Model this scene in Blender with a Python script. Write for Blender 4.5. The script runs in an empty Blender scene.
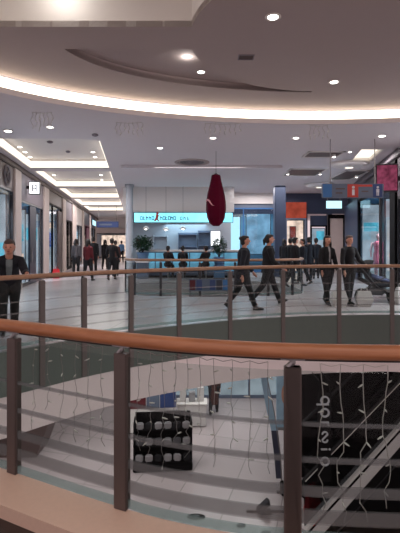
import bpy, bmesh, math, random
from mathutils import Vector, Matrix, Euler
from mathutils.geometry import tessellate_polygon
random.seed(7)
PI = math.pi
sc = bpy.context.scene
COL = sc.collection
CAMZ, F, CX, HY = 1.5, 440.0, 200.0, 243.0

def at(px, py, Y):
    """a point of the hall seen at a pixel, Y metres away"""
    return Vector(((px-CX)/F*Y, Y, CAMZ+(HY-py)/F*Y))

# ------------------------------------------------------------------ materials
def lin(c):
    return tuple(((v/255)/12.92 if v/255 <= 0.04045 else ((v/255+0.055)/1.055)**2.4) for v in c)+(1.0,)

def mat(name, rgb, rough=0.5, metal=0.0, var=0.06, scale=6.0, bump=0.0, spec=0.5):
    m = bpy.data.materials.new(name); m.use_nodes = True
    nt = m.node_tree; b = nt.nodes['Principled BSDF']
    b.inputs['Roughness'].default_value = rough
    b.inputs['Metallic'].default_value = metal
    b.inputs['Specular IOR Level'].default_value = spec
    c = lin(rgb)
    tc = nt.nodes.new('ShaderNodeTexCoord')
    n = nt.nodes.new('ShaderNodeTexNoise'); n.inputs['Scale'].default_value = scale; n.inputs['Detail'].default_value = 3
    nt.links.new(tc.outputs['Object'], n.inputs['Vector'])
    r = nt.nodes.new('ShaderNodeValToRGB')
    r.color_ramp.elements[0].color = tuple(v*(1-var) for v in c[:3])+(1,)
    r.color_ramp.elements[1].color = tuple(min(1, v*(1+var)) for v in c[:3])+(1,)
    nt.links.new(n.outputs['Fac'], r.inputs['Fac'])
    nt.links.new(r.outputs['Color'], b.inputs['Base Color'])
    if bump:
        bp = nt.nodes.new('ShaderNodeBump'); bp.inputs['Strength'].default_value = bump
        nt.links.new(n.outputs['Fac'], bp.inputs['Height']); nt.links.new(bp.outputs['Normal'], b.inputs['Normal'])
    return m

def emit(name, rgb, strength, var=0.0, scale=2.0):
    m = bpy.data.materials.new(name); m.use_nodes = True
    nt = m.node_tree
    for n in list(nt.nodes): nt.nodes.remove(n)
    o = nt.nodes.new('ShaderNodeOutputMaterial'); e = nt.nodes.new('ShaderNodeEmission')
    e.inputs['Strength'].default_value = strength
    c = lin(rgb); e.inputs['Color'].default_value = c
    if var:
        tc = nt.nodes.new('ShaderNodeTexCoord'); n = nt.nodes.new('ShaderNodeTexNoise')
        n.inputs['Scale'].default_value = scale
        nt.links.new(tc.outputs['Object'], n.inputs['Vector'])
        r = nt.nodes.new('ShaderNodeValToRGB')
        r.color_ramp.elements[0].position = .35; r.color_ramp.elements[1].position = .65
        r.color_ramp.elements[0].color = tuple(v*(1-var) for v in c[:3])+(1,)
        r.color_ramp.elements[1].color = c
        nt.links.new(n.outputs['Fac'], r.inputs['Fac']); nt.links.new(r.outputs['Color'], e.inputs['Color'])
    nt.links.new(e.outputs[0], o.inputs['Surface'])
    return m

def tiles(name, c1, c2, mortar, rough, size=0.9, msize=0.008, offset=0.0, rot=0.0):
    m = bpy.data.materials.new(name); m.use_nodes = True
    nt = m.node_tree; b = nt.nodes['Principled BSDF']; b.inputs['Roughness'].default_value = rough
    tc = nt.nodes.new('ShaderNodeTexCoord'); mp = nt.nodes.new('ShaderNodeMapping')
    mp.inputs['Rotation'].default_value[2] = rot
    br = nt.nodes.new('ShaderNodeTexBrick')
    br.offset = offset
    br.inputs['Color1'].default_value = lin(c1); br.inputs['Color2'].default_value = lin(c2)
    br.inputs['Mortar'].default_value = lin(mortar)
    br.inputs['Scale'].default_value = 1.0; br.inputs['Mortar Size'].default_value = msize
    br.inputs['Brick Width'].default_value = size; br.inputs['Row Height'].default_value = size
    nt.links.new(tc.outputs['Object'], mp.inputs['Vector']); nt.links.new(mp.outputs[0], br.inputs['Vector'])
    nt.links.new(br.outputs['Color'], b.inputs['Base Color'])
    return m

def glass(name, tint, refl=0.06, frost=0.0, frost_rgb=(150, 150, 150)):
    m = bpy.data.materials.new(name); m.use_nodes = True
    nt = m.node_tree
    for n in list(nt.nodes): nt.nodes.remove(n)
    o = nt.nodes.new('ShaderNodeOutputMaterial')
    t = nt.nodes.new('ShaderNodeBsdfTransparent'); t.inputs['Color'].default_value = lin(tint)
    g = nt.nodes.new('ShaderNodeBsdfGlossy'); g.inputs['Roughness'].default_value = 0.03
    lw = nt.nodes.new('ShaderNodeLayerWeight'); lw.inputs['Blend'].default_value = .5
    pw_ = nt.nodes.new('ShaderNodeMath'); pw_.operation = 'POWER'; pw_.inputs[1].default_value = 5
    nt.links.new(lw.outputs['Facing'], pw_.inputs[0])
    ma = nt.nodes.new('ShaderNodeMath'); ma.operation = 'MULTIPLY_ADD'; ma.inputs[1].default_value = refl*5; ma.inputs[2].default_value = refl*.4
    ma.use_clamp = True
    nt.links.new(pw_.outputs[0], ma.inputs[0])
    mx = nt.nodes.new('ShaderNodeMixShader')
    nt.links.new(ma.outputs[0], mx.inputs[0]); nt.links.new(t.outputs[0], mx.inputs[1]); nt.links.new(g.outputs[0], mx.inputs[2])
    last = mx
    if frost:
        d = nt.nodes.new('ShaderNodeBsdfDiffuse'); d.inputs['Color'].default_value = lin(frost_rgb)
        m2 = nt.nodes.new('ShaderNodeMixShader'); m2.inputs[0].default_value = frost
        nt.links.new(mx.outputs[0], m2.inputs[1]); nt.links.new(d.outputs[0], m2.inputs[2]); last = m2
    nt.links.new(last.outputs[0], o.inputs['Surface'])
    return m

def wood(name, c1, c2, rough=0.35):
    m = bpy.data.materials.new(name); m.use_nodes = True
    nt = m.node_tree; b = nt.nodes['Principled BSDF']; b.inputs['Roughness'].default_value = rough
    tc = nt.nodes.new('ShaderNodeTexCoord'); mp = nt.nodes.new('ShaderNodeMapping')
    mp.inputs['Scale'].default_value = (3, 14, 40)
    n = nt.nodes.new('ShaderNodeTexNoise'); n.inputs['Scale'].default_value = 1.2; n.inputs['Detail'].default_value = 5
    r = nt.nodes.new('ShaderNodeValToRGB')
    r.color_ramp.elements[0].color = lin(c1); r.color_ramp.elements[1].color = lin(c2)
    r.color_ramp.elements[0].position = .3; r.color_ramp.elements[1].position = .7
    nt.links.new(tc.outputs['Object'], mp.inputs['Vector']); nt.links.new(mp.outputs[0], n.inputs['Vector'])
    nt.links.new(n.outputs['Fac'], r.inputs['Fac']); nt.links.new(r.outputs['Color'], b.inputs['Base Color'])
    return m

M = dict(
    ceiling=mat('ceiling_paint', (216, 210, 212), .85, var=.02),
    ring=mat('ring_paint', (176, 162, 158), .85, var=.02),
    white=mat('white_paint', (225, 220, 216), .6, var=.02),
    floor=tiles('pale_floor_tiles', (200, 189, 190), (192, 182, 183), (160, 150, 150), .22, 0.9, .010, rot=.15),
    granite=mat('dark_granite', (46, 36, 34), .22, var=.35, scale=60),
    kerb=mat('beige_stone', (222, 190, 168), .4, var=.06, scale=40),
    lowfloor=tiles('lower_floor_tiles', (190, 177, 177), (182, 170, 170), (146, 136, 136), .25, 1.2, .012, rot=.3),
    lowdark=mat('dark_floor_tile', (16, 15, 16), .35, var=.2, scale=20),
    fascia=mat('grey_green_fascia', (88, 98, 92), .4, var=.05),
    fascia2=mat('pale_fascia', (180, 174, 174), .5, var=.04),
    band=mat('plaster_band', (226, 213, 212), .8, var=.03),
    handrail=wood('orange_wood', (152, 94, 60), (176, 116, 78), .42),
    farrail=wood('dull_wood', (150, 112, 88), (176, 136, 108), .35),
    bronze=mat('bronze_steel', (92, 80, 76), .5, metal=.25, var=.08, scale=20),
    greypost=mat('grey_post', (104, 96, 93), .45, metal=.3, var=.08, scale=20),
    steel=mat('brushed_steel', (150, 146, 146), .3, metal=.8, var=.05, scale=30),
    darksteel=mat('dark_steel', (66, 64, 68), .35, metal=.6),
    black=mat('black_paint', (9, 8, 10), .6, var=.2, spec=.1),
    glass=glass('clear_glass', (238, 242, 241), .03),
    frost=glass('frosted_glass', (226, 230, 230), .03, .42, (128, 130, 130)),
    farfrost=glass('far_frosted_glass', (232, 236, 236), .03, .22, (180, 176, 176)),
    green=glass('edge_glass', (215, 228, 226), .05, .35, (160, 184, 184)),
    shopglass=glass('shop_glass', (236, 240, 244), .08),
    cove=emit('cove_lamp', (255, 238, 214), 4.0),
    coffer=emit('coffer_lamp', (255, 243, 226), 1.25),
    lamp=emit('downlight_lamp', (255, 246, 236), 9.0),
    cyan=emit('cyan_lightbox', (96, 196, 220), 1.1, .5, 2.5),
    blue=emit('blue_lightbox', (132, 180, 210), 1.0, .5, 1.6),
    paleglow=emit('pale_shop_glow', (182, 198, 208), .85, .4, 1.6),
    deepblue=emit('deep_blue_glow', (50, 110, 200), .9, .5, 3),
    whitebox=emit('white_lightbox', (245, 250, 255), 2.2),
    cyanwhite=emit('pale_cyan_lightbox', (180, 230, 245), 1.3),
    orangebox=emit('orange_lightbox', (190, 84, 66), .55, .35, 3),
    warmbox=emit('warm_lit_shop', (255, 220, 195), 1.3, .5, 3),
    pinkbox=emit('pink_lightbox', (170, 80, 110), .5, .6, 6),
    beige=mat('beige_pilaster', (204, 190, 184), .6, var=.04),
    brown=mat('brown_panel', (92, 76, 74), .5, var=.08),
    darkblue=mat('dark_blue_panel', (62, 74, 98), .45, var=.08),
    mauve=mat('grey_panel', (120, 112, 120), .55, var=.06),
    navy=mat('navy_cladding', (40, 46, 62), .4, var=.1),
    purple=mat('purple_panel', (96, 40, 66), .5, var=.1),
    interior=mat('shop_interior', (170, 176, 184), .7, var=.1, scale=2),
    interiorblue=mat('blue_shop_interior', (110, 160, 186), .7, var=.15, scale=2),
    signgrey=mat('sign_grey', (96, 108, 128), .5, var=.05),
    signblue=mat('sign_blue', (44, 66, 116), .5, var=.05),
    midblue=mat('mid_blue', (56, 112, 170), .5, var=.1),
    signred=mat('sign_red', (186, 62, 52), .5, var=.05),
    red=mat('red_fabric', (80, 1, 30), .8, var=.12, scale=12, spec=.12),
    redbag=mat('red_paper', (190, 20, 34), .6, var=.08),
    pinkish=mat('pink_fabric', (190, 90, 112), .7, var=.15),
    skin=mat('skin', (196, 142, 120), .55, var=.05),
    hairdark=mat('dark_hair', (30, 22, 20), .6, var=.25, scale=60),
    hairgrey=mat('greying_hair', (78, 62, 56), .6, var=.25, scale=60),
    jacket=mat('black_wool', (15, 14, 19), .8, var=.2, scale=30),
    navycoat=mat('navy_cloth', (18, 20, 31), .8, var=.2, scale=30),
    greycoat=mat('grey_cloth', (84, 82, 86), .8, var=.15, scale=30),
    redcoat=mat('red_coat', (92, 18, 28), .8, var=.15, scale=30),
    browncoat=mat('brown_coat', (70, 40, 36), .8, var=.25, scale=14),
    trousers=mat('dark_trousers', (20, 19, 23), .8, var=.2, scale=30),
    jeans=mat('grey_jeans', (70, 76, 92), .8, var=.2, scale=30),
    greytrousers=mat('grey_trousers', (38, 36, 37), .8, var=.2, scale=30),
    shirt=mat('grey_shirt', (120, 130, 132), .8, var=.1),
    shoe=mat('shoe_leather', (22, 20, 20), .4, var=.1),
    eye=mat('dark_eye', (25, 18, 16), .2),
    lips=mat('lips', (150, 80, 76), .5),
    leaf=mat('leaf_green', (36, 72, 46), .55, var=.35, scale=30),
    pot=mat('blue_glaze', (90, 130, 170), .35, var=.1),
    bagwhite=mat('white_plastic', (205, 200, 198), .5, var=.08, scale=20),
    wire=mat('pale_wire', (196, 190, 184), .5, var=.05),
    dimwire=mat('clear_wire', (150, 142, 140), .5, var=.05),
    bulb=mat('clear_bulb', (240, 236, 228), .2, var=.02),
    counterblue=emit('lit_blue_counter', (120, 190, 225), .55, .3, 3),
    logogrey=mat('logo_grey', (120, 116, 122), .5),
    letterblue=mat('letter_blue', (20, 50, 130), .5),
    letterwhite=mat('letter_grey', (200, 200, 206), .5),
    flagblue=mat('flag_blue', (158, 190, 212), .6, var=.25, scale=3),
    flagdark=mat('flag_dark_blue', (58, 62, 84), .6, var=.2, scale=4),
    mannequin=mat('mannequin_plastic', (206, 160, 160), .4),
    scarf=mat('pale_grey_scarf', (150, 146, 148), .8, var=.4, scale=40),
    silver=mat('silver_cloth', (150, 148, 150), .4, metal=.2, var=.2, scale=30),
    alu=mat('aluminium', (232, 228, 226), .5, metal=.0, var=.04),
    darkglass=glass('dark_glass', (165, 167, 170), .02),
    rubber=mat('rubber', (20, 20, 22), .6),
)

# ------------------------------------------------------------------ mesh builder
class MB:
    def __init__(s): s.v = []; s.f = []; s.m = []; s.mi = 0
    def add(s, vs, fs):
        b = len(s.v); s.v += [tuple(p) for p in vs]
        for f in fs: s.f.append(tuple(b+i for i in f)); s.m.append(s.mi)
        return s
    def box(s, x0, x1, y0, y1, z0, z1):
        vs = [(x, y, z) for z in (z0, z1) for y in (y0, y1) for x in (x0, x1)]
        return s.add(vs, [(0, 2, 3, 1), (4, 5, 7, 6), (0, 1, 5, 4), (2, 6, 7, 3), (0, 4, 6, 2), (1, 3, 7, 5)])
    def bbox(s, x0, x1, y0, y1, z0, z1, r=.01):
        """box with chamfered edges"""
        bm = bmesh.new(); bmesh.ops.create_cube(bm, size=1)
        for v in bm.verts:
            v.co = Vector(((x0+x1)/2+v.co.x*(x1-x0), (y0+y1)/2+v.co.y*(y1-y0), (z0+z1)/2+v.co.z*(z1-z0)))
        bmesh.ops.bevel(bm, geom=bm.edges[:], offset=min(r, .45*min(x1-x0, y1-y0, z1-z0)), segments=2, affect='EDGES')
        bm.verts.index_update()
        s.add([v.co.copy() for v in bm.verts], [[v.index for v in f.verts] for f in bm.faces]); bm.free(); return s
    def tube(s, pts, rad, n=8, ry=None, cap=True, up=None):
        pts = [Vector(p) for p in pts]
        if not isinstance(rad, (list, tuple)): rad = [rad]*len(pts)
        vs = []; fs = []
        u = None
        for i, p in enumerate(pts):
            d = (pts[min(i+1, len(pts)-1)]-pts[max(i-1, 0)]).normalized()
            if up is not None: u = (Vector(up)-d*d.dot(Vector(up))).normalized()
            elif u is None:
                a = Vector((0, 0, 1)) if abs(d.z) < .9 else Vector((1, 0, 0)); u = (a-d*d.dot(a)).normalized()
            else: u = (u-d*d.dot(u)).normalized()
            w = d.cross(u)
            r = rad[i]
            for k in range(n):
                a = 2*PI*k/n
                vs.append(p+u*(math.sin(a)*(r if ry is None else r*ry))+w*(math.cos(a)*r))
        for i in range(len(pts)-1):
            for k in range(n):
                fs.append((i*n+k, i*n+(k+1) % n, (i+1)*n+(k+1) % n, (i+1)*n+k))
        if cap:
            fs.append(tuple(range(n))[::-1]); fs.append(tuple((len(pts)-1)*n+k for k in range(n)))
        return s.add(vs, fs)
    def ball(s, c, r, n=12, m=8, rot=None):
        c = Vector(c); r = (r, r, r) if not isinstance(r, (tuple, list)) else r
        vs = []; fs = []
        for i in range(1, m):
            t = PI*i/m
            for k in range(n):
                a = 2*PI*k/n
                q = Vector((r[0]*math.sin(t)*math.cos(a), r[1]*math.sin(t)*math.sin(a), r[2]*math.cos(t)))
                if rot is not None: q = rot @ q
                vs.append(c+q)
        t0 = Vector((0, 0, r[2])); t1 = -t0
        if rot is not None: t0 = rot @ t0; t1 = rot @ t1
        vs.append(c+t0); vs.append(c+t1)
        for i in range(m-2):
            for k in range(n):
                fs.append((i*n+k, (i+1)*n+k, (i+1)*n+(k+1) % n, i*n+(k+1) % n))
        T = len(vs)-2
        for k in range(n):
            fs.append((T, k, (k+1) % n)); fs.append((T+1, (m-2)*n+(k+1) % n, (m-2)*n+k))
        return s.add(vs, fs)
    def lathe(s, prof, c=(0, 0, 0), n=24):
        vs = []; fs = []
        for (r, z) in prof:
            for k in range(n):
                a = 2*PI*k/n; vs.append((c[0]+r*math.cos(a), c[1]+r*math.sin(a), c[2]+z))
        for i in range(len(prof)-1):
            for k in range(n): fs.append((i*n+k, i*n+(k+1) % n, (i+1)*n+(k+1) % n, (i+1)*n+k))
        fs.append(tuple(range(n))[::-1]); fs.append(tuple((len(prof)-1)*n+k for k in range(n)))
        return s.add(vs, fs)
    def plate(s, outer, holes, z0, z1):
        loops = [list(outer)]+[list(h) for h in holes]
        flat = [p for l in loops for p in l]; n = len(flat)
        tri = tessellate_polygon([[Vector((p[0], p[1], 0)) for p in l] for l in loops])
        vs = [(p[0], p[1], z0) for p in flat]+[(p[0], p[1], z1) for p in flat]
        fs = []
        for t in tri:
            a, b, c = (Vector((flat[i][0], flat[i][1])) for i in t)
            up = ((b-a).x*(c-a).y-(b-a).y*(c-a).x) > 0
            tt = tuple(t) if up else tuple(t)[::-1]
            fs.append(tuple(i+n for i in tt)); fs.append(tt[::-1])
        b = 0
        for l in loops:
            m = len(l)
            for i in range(m):
                j = (i+1) % m; fs.append((b+i, b+j, n+b+j, n+b+i))
            b += m
        return s.add(vs, fs)
    def wallring(s, loop, z0, z1, closed=True, t=0.0):
        """upright strip along a line; t > 0 gives it thickness"""
        m = len(loop); vs = []; fs = []
        offs = offset(loop, t, closed) if t else None
        for p in loop: vs += [(p[0], p[1], z0), (p[0], p[1], z1)]
        if t:
            for p in offs: vs += [(p[0], p[1], z0), (p[0], p[1], z1)]
        e = m if closed else m-1
        for i in range(e):
            j = (i+1) % m
            fs.append((2*i, 2*j, 2*j+1, 2*i+1))
            if t:
                o = 2*m
                fs.append((o+2*j, o+2*i, o+2*i+1, o+2*j+1))
                fs.append((2*i+1, 2*j+1, o+2*j+1, o+2*i+1)); fs.append((2*j, 2*i, o+2*i, o+2*j))
        if t and not closed:
            o = 2*m
            fs.append((0, 1, o+1, o)); fs.append((2*m-2, o+2*m-2, o+2*m-1, 2*m-1))
        return s.add(vs, fs)
    def strips(s, line, zs, t):
        """one upright plate along a line, divided into level bands of different material"""
        offs = offset(line, t, False); m = len(line); z = [zs[0][0]]+[q[1] for q in zs]; nz = len(z)
        b = len(s.v)
        for L in (line, offs):
            for p in L:
                for h in z: s.v.append((p[0], p[1], h))
        ix = lambda side, i, k: b+side*m*nz+i*nz+k
        def face(f, mi): s.f.append(f); s.m.append(mi)
        for i in range(m-1):
            for k, q in enumerate(zs):
                face((ix(0, i, k), ix(0, i+1, k), ix(0, i+1, k+1), ix(0, i, k+1)), q[2])
                face((ix(1, i+1, k), ix(1, i, k), ix(1, i, k+1), ix(1, i+1, k+1)), q[2])
            face((ix(0, i, 0), ix(1, i, 0), ix(1, i+1, 0), ix(0, i+1, 0)), zs[0][2])
            face((ix(0, i, nz-1), ix(0, i+1, nz-1), ix(1, i+1, nz-1), ix(1, i, nz-1)), zs[-1][2])
        for k, q in enumerate(zs):
            face((ix(0, 0, k), ix(0, 0, k+1), ix(1, 0, k+1), ix(1, 0, k)), q[2])
            face((ix(0, m-1, k), ix(1, m-1, k), ix(1, m-1, k+1), ix(0, m-1, k+1)), q[2])
        return s
    def prism(s, poly, y0, y1):
        """outline in x,z given depth along y"""
        n = len(poly)
        vs = [(p[0], y0, p[1]) for p in poly]+[(p[0], y1, p[1]) for p in poly]
        fs = [tuple(range(n)), tuple(range(n, 2*n))[::-1]]
        for i in range(n): fs.append((i, (i+1) % n, n+(i+1) % n, n+i))
        return s.add(vs, fs)
    def xf(s, mtx, start=0):
        for i in range(start, len(s.v)): s.v[i] = tuple(mtx @ Vector(s.v[i]))
        return s
    def mesh(s, name, mats, smooth=False):
        me = bpy.data.meshes.new(name); me.from_pydata([tuple(v) for v in s.v], [], s.f)
        for m in (mats if isinstance(mats, (list, tuple)) else [mats]): me.materials.append(m)
        if any(s.m): me.polygons.foreach_set('material_index', s.m)
        bm = bmesh.new(); bm.from_mesh(me); bmesh.ops.recalc_face_normals(bm, faces=bm.faces[:]); bm.to_mesh(me); bm.free()
        if smooth: me.polygons.foreach_set('use_smooth', [True]*len(me.polygons))
        me.update(); return me
    def build(s, name, mats, parent=None, loc=(0, 0, 0), rz=0.0, smooth=False):
        o = bpy.data.objects.new(name, s.mesh(name, mats, smooth)); COL.objects.link(o)
        o.location = loc; o.rotation_euler = (0, 0, rz)
        if parent is not None: o.parent = parent
        return o

def offset(loop, t, closed=True):
    m = len(loop); out = []
    for i in range(m):
        a = Vector(loop[(i-1) % m] if closed or i > 0 else loop[i])[:2]; c = Vector(loop[(i+1) % m] if closed or i < m-1 else loop[i])[:2]
        d = (Vector(c)-Vector(a)).normalized(); nrm = Vector((d.y, -d.x))
        out.append((loop[i][0]+nrm.x*t, loop[i][1]+nrm.y*t))
    return out

def tag(o, label, cat, group=None, kind=None):
    o['label'] = label; o['category'] = cat
    if group: o['group'] = group
    if kind: o['kind'] = kind
    return o
def thing(name, label, cat, loc=(0, 0, 0), rz=0.0, group=None):
    o = bpy.data.objects.new(name, None); COL.objects.link(o); o.location = loc; o.rotation_euler = (0, 0, rz)
    o.empty_display_size = .1
    return tag(o, label, cat, group)
def struct(o, label=None, cat=None):
    o['kind'] = 'structure'
    if label: o['label'] = label
    if cat: o['category'] = cat
    return o
def dup(root, loc, rz=0.0, label=None, group=None, scale=None):
    r = root.copy(); COL.objects.link(r); r.location = loc; r.rotation_euler = (0, 0, rz)
    if label: r['label'] = label
    if group: r['group'] = group
    if scale: r.scale = scale
    for ch in list(root.children):
        c = ch.copy(); COL.objects.link(c); c.parent = r
        for g in list(ch.children):
            d = g.copy(); COL.objects.link(d); d.parent = c
    return r

def catmull(P, n=8, closed=True):
    out = []; m = len(P)
    for i in range(m if closed else m-1):
        g = lambda k: Vector(P[k % m] if closed else P[max(0, min(m-1, k))])
        p0, p1, p2, p3 = g(i-1), g(i), g(i+1), g(i+2)
        for k in range(n):
            t = k/n
            q = .5*((2*p1)+(p2-p0)*t+(2*p0-5*p1+4*p2-p3)*t*t+(3*p1-p0-3*p2+p3)*t**3)
            out.append(tuple(q))
    if not closed: out.append(tuple(P[-1]))
    return out
def ell(cx, cy, a, b, n=96, t0=0.0, t1=360.0, full=True):
    k = n if full else n+1
    return [(cx+a*math.cos(math.radians(t0+(t1-t0)*i/n)), cy+b*math.sin(math.radians(t0+(t1-t0)*i/n))) for i in range(k)]
def path_slice(pts, i0, i1): return pts[i0:i1+1]
def rect(x0, x1, y0, y1): return [(x0, y0), (x1, y0), (x1, y1), (x0, y1)]
# ------------------------------------------------------------------ the void, floors and slab edges
WC = [(-3.5, 5.3), (-3.3, 4.25), (-2.8, 3.55), (-2.02, 3.16), (-1.24, 2.77), (-.44, 2.37), (0, 2.2), (.44, 2.1), (.95, 2.06),
      (1.6, 2.04), (2.4, 2.14), (3.5, 2.5), (4.6, 3.3), (5.4, 4.4), (5.8, 5.8), (5.75, 7.2), (5.2, 8.6), (4.18, 9.15), (3.2, 9.15),
      (2.07, 9.0), (.78, 8.6), (-.35, 8.0), (-1.16, 7.5), (-1.88, 6.9), (-2.68, 6.05)]
WELL = catmull(WC, 8)
WELL2 = catmull([(-2.3, 13.6), (-1.9, 12.7), (-.9, 12.45), (.6, 12.4), (2.0, 12.5), (2.9, 12.9), (3.2, 14), (3.1, 16), (2.4, 17.2), (.4, 17.5), (-1.6, 17.3), (-2.4, 16.2)], 6)
OUT = rect(-14, 15, -4, 50)
b = MB().plate(OUT, [offset(WELL, .05), offset(WELL2, .05)], -1.2, 0.0)
struct(b.build('floor', M['floor']), 'pale tiled upper floor around the two openings')
b = MB().plate(rect(-14, 15, -4, 30), [], -4.7, -4.5)
struct(b.build('floor_lower', M['lowfloor']), 'pale tiled floor of the storey below')
NEAR = WELL[8:12*8+1]                       # kerbed side by the viewer
FAR = WELL[15*8:]+WELL[:5]                  # far side
out1 = offset(NEAR, .27, False); out2 = offset(NEAR, 1.35, False)
b = MB()
n = len(NEAR)
b.plate(out1+out2[::-1], [], 0.0, .006)
struct(b.build('floor_border', M['granite']), 'dark polished granite border behind the stone kerb')
b = MB().wallring(NEAR, -.02, .08, False, .27)
struct(b.build('trim_kerb', M['kerb']), 'beige stone kerb under the close railing')
b = MB().wallring(WELL, -.62, -.001, True, .045)
struct(b.build('trim_fascia', M['fascia']), 'grey green slab edge around the opening')
b = MB().wallring(offset(WELL, .01), -1.19, -.62, True, .035)
struct(b.build('trim_plaster_band', M['band']), 'pale plaster band under the slab edge')
b = MB().wallring(WELL2, -.5, -.001, True, .045)
struct(b.build('trim_second_fascia', M['fascia2']), 'grey slab edge around the second opening')

def hit(path, r, far=None):
    """point and tangent where the line X = r*Y crosses a path"""
    for i in range(len(path)-1):
        a = Vector(path[i][:2]); c = Vector(path[i+1][:2])
        fa = a.x-r*a.y; fc = c.x-r*c.y
        if fa*fc <= 0 and fa != fc:
            t = fa/(fa-fc); return a+(c-a)*t, (c-a).normalized(), i+t
    return None
def sub(path, t0, t1):
    """piece of a path between two float positions"""
    def P(t):
        i = min(int(t), len(path)-2); f = t-i
        return (path[i][0]*(1-f)+path[i+1][0]*f, path[i][1]*(1-f)+path[i+1][1]*f)
    return [P(t0)]+[path[i][:2] for i in range(int(t0)+1, int(math.ceil(t1)))]+[P(t1)]

# ------------------------------------------------------------------ railings
def railing(name, label, path, posts, H, zpost, post_mat, rail_mat, bands, pw, pd, rr, zglass, base, frost='frost'):
    t = thing(name, label, 'railing', (base[0], base[1], 0))
    L = lambda p, z: (p[0]-base[0], p[1]-base[1], z)
    MB().tube([L(p, H) for p in path], rr, 14, ry=.86, up=(0, 0, 1)).build('handrail', rail_mat, t, smooth=True)
    MB().tube([L(p, H-rr*.8) for p in offset(path, 0, False)], .012, 6).build('rail_core', M['darksteel'], t)
    ts = []
    for r in posts:
        p, d, k = hit(path, r) if not isinstance(r, tuple) else (Vector(path[r[0]][:2]), (Vector(path[r[0]+1][:2])-Vector(path[r[0]][:2])).normalized(), float(r[0]))
        ts.append(k)
        nrm = Vector((d.y, -d.x))
        ang = math.atan2(d.y, d.x)
        mb = MB(); mb.bbox(-pw/2, pw/2, -pd/2, pd/2, zpost, H-rr-.03, .004)
        o = mb.build('post', post_mat, t, L(p, 0), ang)
        br = MB(); br.tube([(-.02, 0, H-rr-.035), (0, 0, H-rr-.012), (0, 0, H-rr*.6)], [.016, .014, .014], 8)
        br.box(-.055, .055, -.016, .016, H-rr*.95, H-rr*.8)
        br.build('bracket', M['steel'], o)
    for a, c in zip(ts[:-1], ts[1:]):
        if a > c: a, c = c, a
        seg = sub(path, a, c)
        # keep the panel clear of the posts
        q0 = Vector(seg[0]); q1 = Vector(seg[-1]); d0 = (q1-q0).normalized()
        seg = [tuple(q0+d0*(pw/2+.004))]+[p for p in seg[1:-1] if (Vector(p)-q0).dot(d0) > pw and (Vector(p)-q1).dot(d0) < -pw]+[tuple(q1-d0*(pw/2+.004))]
        seg = [L(p, 0)[:2] for p in seg]
        mb = MB()
        zs = [(zglass, zglass+.045, 2)]
        z = zglass+.045
        for (b0, b1) in bands:
            zs.append((z, b0, 0)); zs.append((b0, b1, 1)); z = b1
        zs.append((z, H-rr-.05, 0))
        mb.strips(seg, zs, .012)
        mb.build('glass_panel', [M['glass'], M[frost], M['green']], t)
    return t, ts
BANDS = [(.17, .238), (.3, .35), (.46, .488), (.632, .652)]
FARB = [(.2, .225), (.34, .365), (.5, .522), (.66, .68)]
near_t, near_ts = railing('atrium_railing', 'close curved railing with orange wooden handrail and bronze posts on the beige kerb', NEAR,
        [(1,), -.4225, -.1770, .2110, (48,), (58,), (68,), (80,)], .985, .08, M['bronze'], M['handrail'], BANDS, .078, .05, .043, .09, (0, 2.1))
far_posts = [(14,), .52, .4364, .3160, .1886, .0682, -.0477, -.1568, -.2636, -.3591, (len(FAR)-3,)]
far_t, far_ts = railing('atrium_railing', 'curved glass railing with dull wooden handrail on the opposite edge of the opening', FAR, far_posts, 1.02, -.6,
        M['greypost'], M['farrail'], FARB, .085, .05, .04, .04, (1, 8.7), 'farfrost')
R2 = WELL2[:6*6+1]
back_t, back_ts = railing('atrium_railing', 'pale wooden handrail and glass around the second opening, in front of the cafe', R2,
        [(0,), -.149, -.089, .0, .08, .155, .21, (35,)], 1.02, -.3, M['darksteel'], M['farrail'], FARB[1:], .07, .05, .04, .04, (.4, 12.4), 'farfrost')

# ------------------------------------------------------------------ ceilings
Z0, Z1, Z2 = 4.0, 4.3, 4.05
E1 = ell(2.4, 5.55, 6.5, 3.7, 128); E2 = ell(2.4, 5.55, 8.7, 6.3, 128)
def WL(Y): return -3.794-.148*Y          # shop wall on the corridor side
def WR(Y): return 3.17+.182*Y            # shop wall opposite
def corr(Y, v): return (WL(Y)+v, Y)
coffers = []
for k in range(5):
    y0 = 10.75+4.9*k; y1 = y0+4.3
    coffers.append([corr(y0, .22), corr(y0, 2.92), corr(y1, 2.92), corr(y1, .22)])
rc = [[(WR(12.0)-.95, 12.0), (WR(12.0)-.35, 12.0), (WR(13.9)-.35, 13.9), (WR(13.9)-.95, 13.9)]]
cap = rect(-14, 15, -3, 50)
b = MB().plate(cap, [E2]+coffers+rc, Z2, Z2+.06)
struct(b.build('ceiling', M['ceiling']), 'pale corridor ceiling with lit rectangular coffers')
b = MB().plate(E2, [E1], Z0, Z0+.1)
struct(b.build('ceiling_lip', M['ceiling']), 'oval ceiling lip below the lit cove')
# inner ring, with two recesses either side of the radial beam
D = (2.2, 6.05, 2.34, 2.08)
far_hole = ell(D[0], D[1], D[2], D[3], 24, 171.7, 93, False)+ell(2.2, 6.05, 4.2, 2.12, 30, 92, 171.9, False)
near_hole = [(-3.6, 5.7), (-3.6, 3.2), (1.0, 3.2)]+ell(D[0], D[1], D[2], D[3], 24, 240, 189.7, False)
b = MB().plate(E1, [far_hole, near_hole], Z1, Z1+.08)
struct(b.build('ceiling_oval', M['ring']), 'grey oval ceiling with round middle disc and radial beam')
for nm, h in (('ceiling_far_recess', far_hole), ('ceiling_near_recess', near_hole)):
    zt = 4.8 if 'near' in nm else 4.42
    b = MB().wallring(h, Z1+.001, zt, True); b.plate(h, [], zt, zt+.04)
    struct(b.build(nm, M['white'] if 'near' in nm else M['ring']), 'recess in the oval ceiling beside the beam')
b = MB().wallring(offset(E1, .03), Z0+.1, Z1, True)
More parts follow.
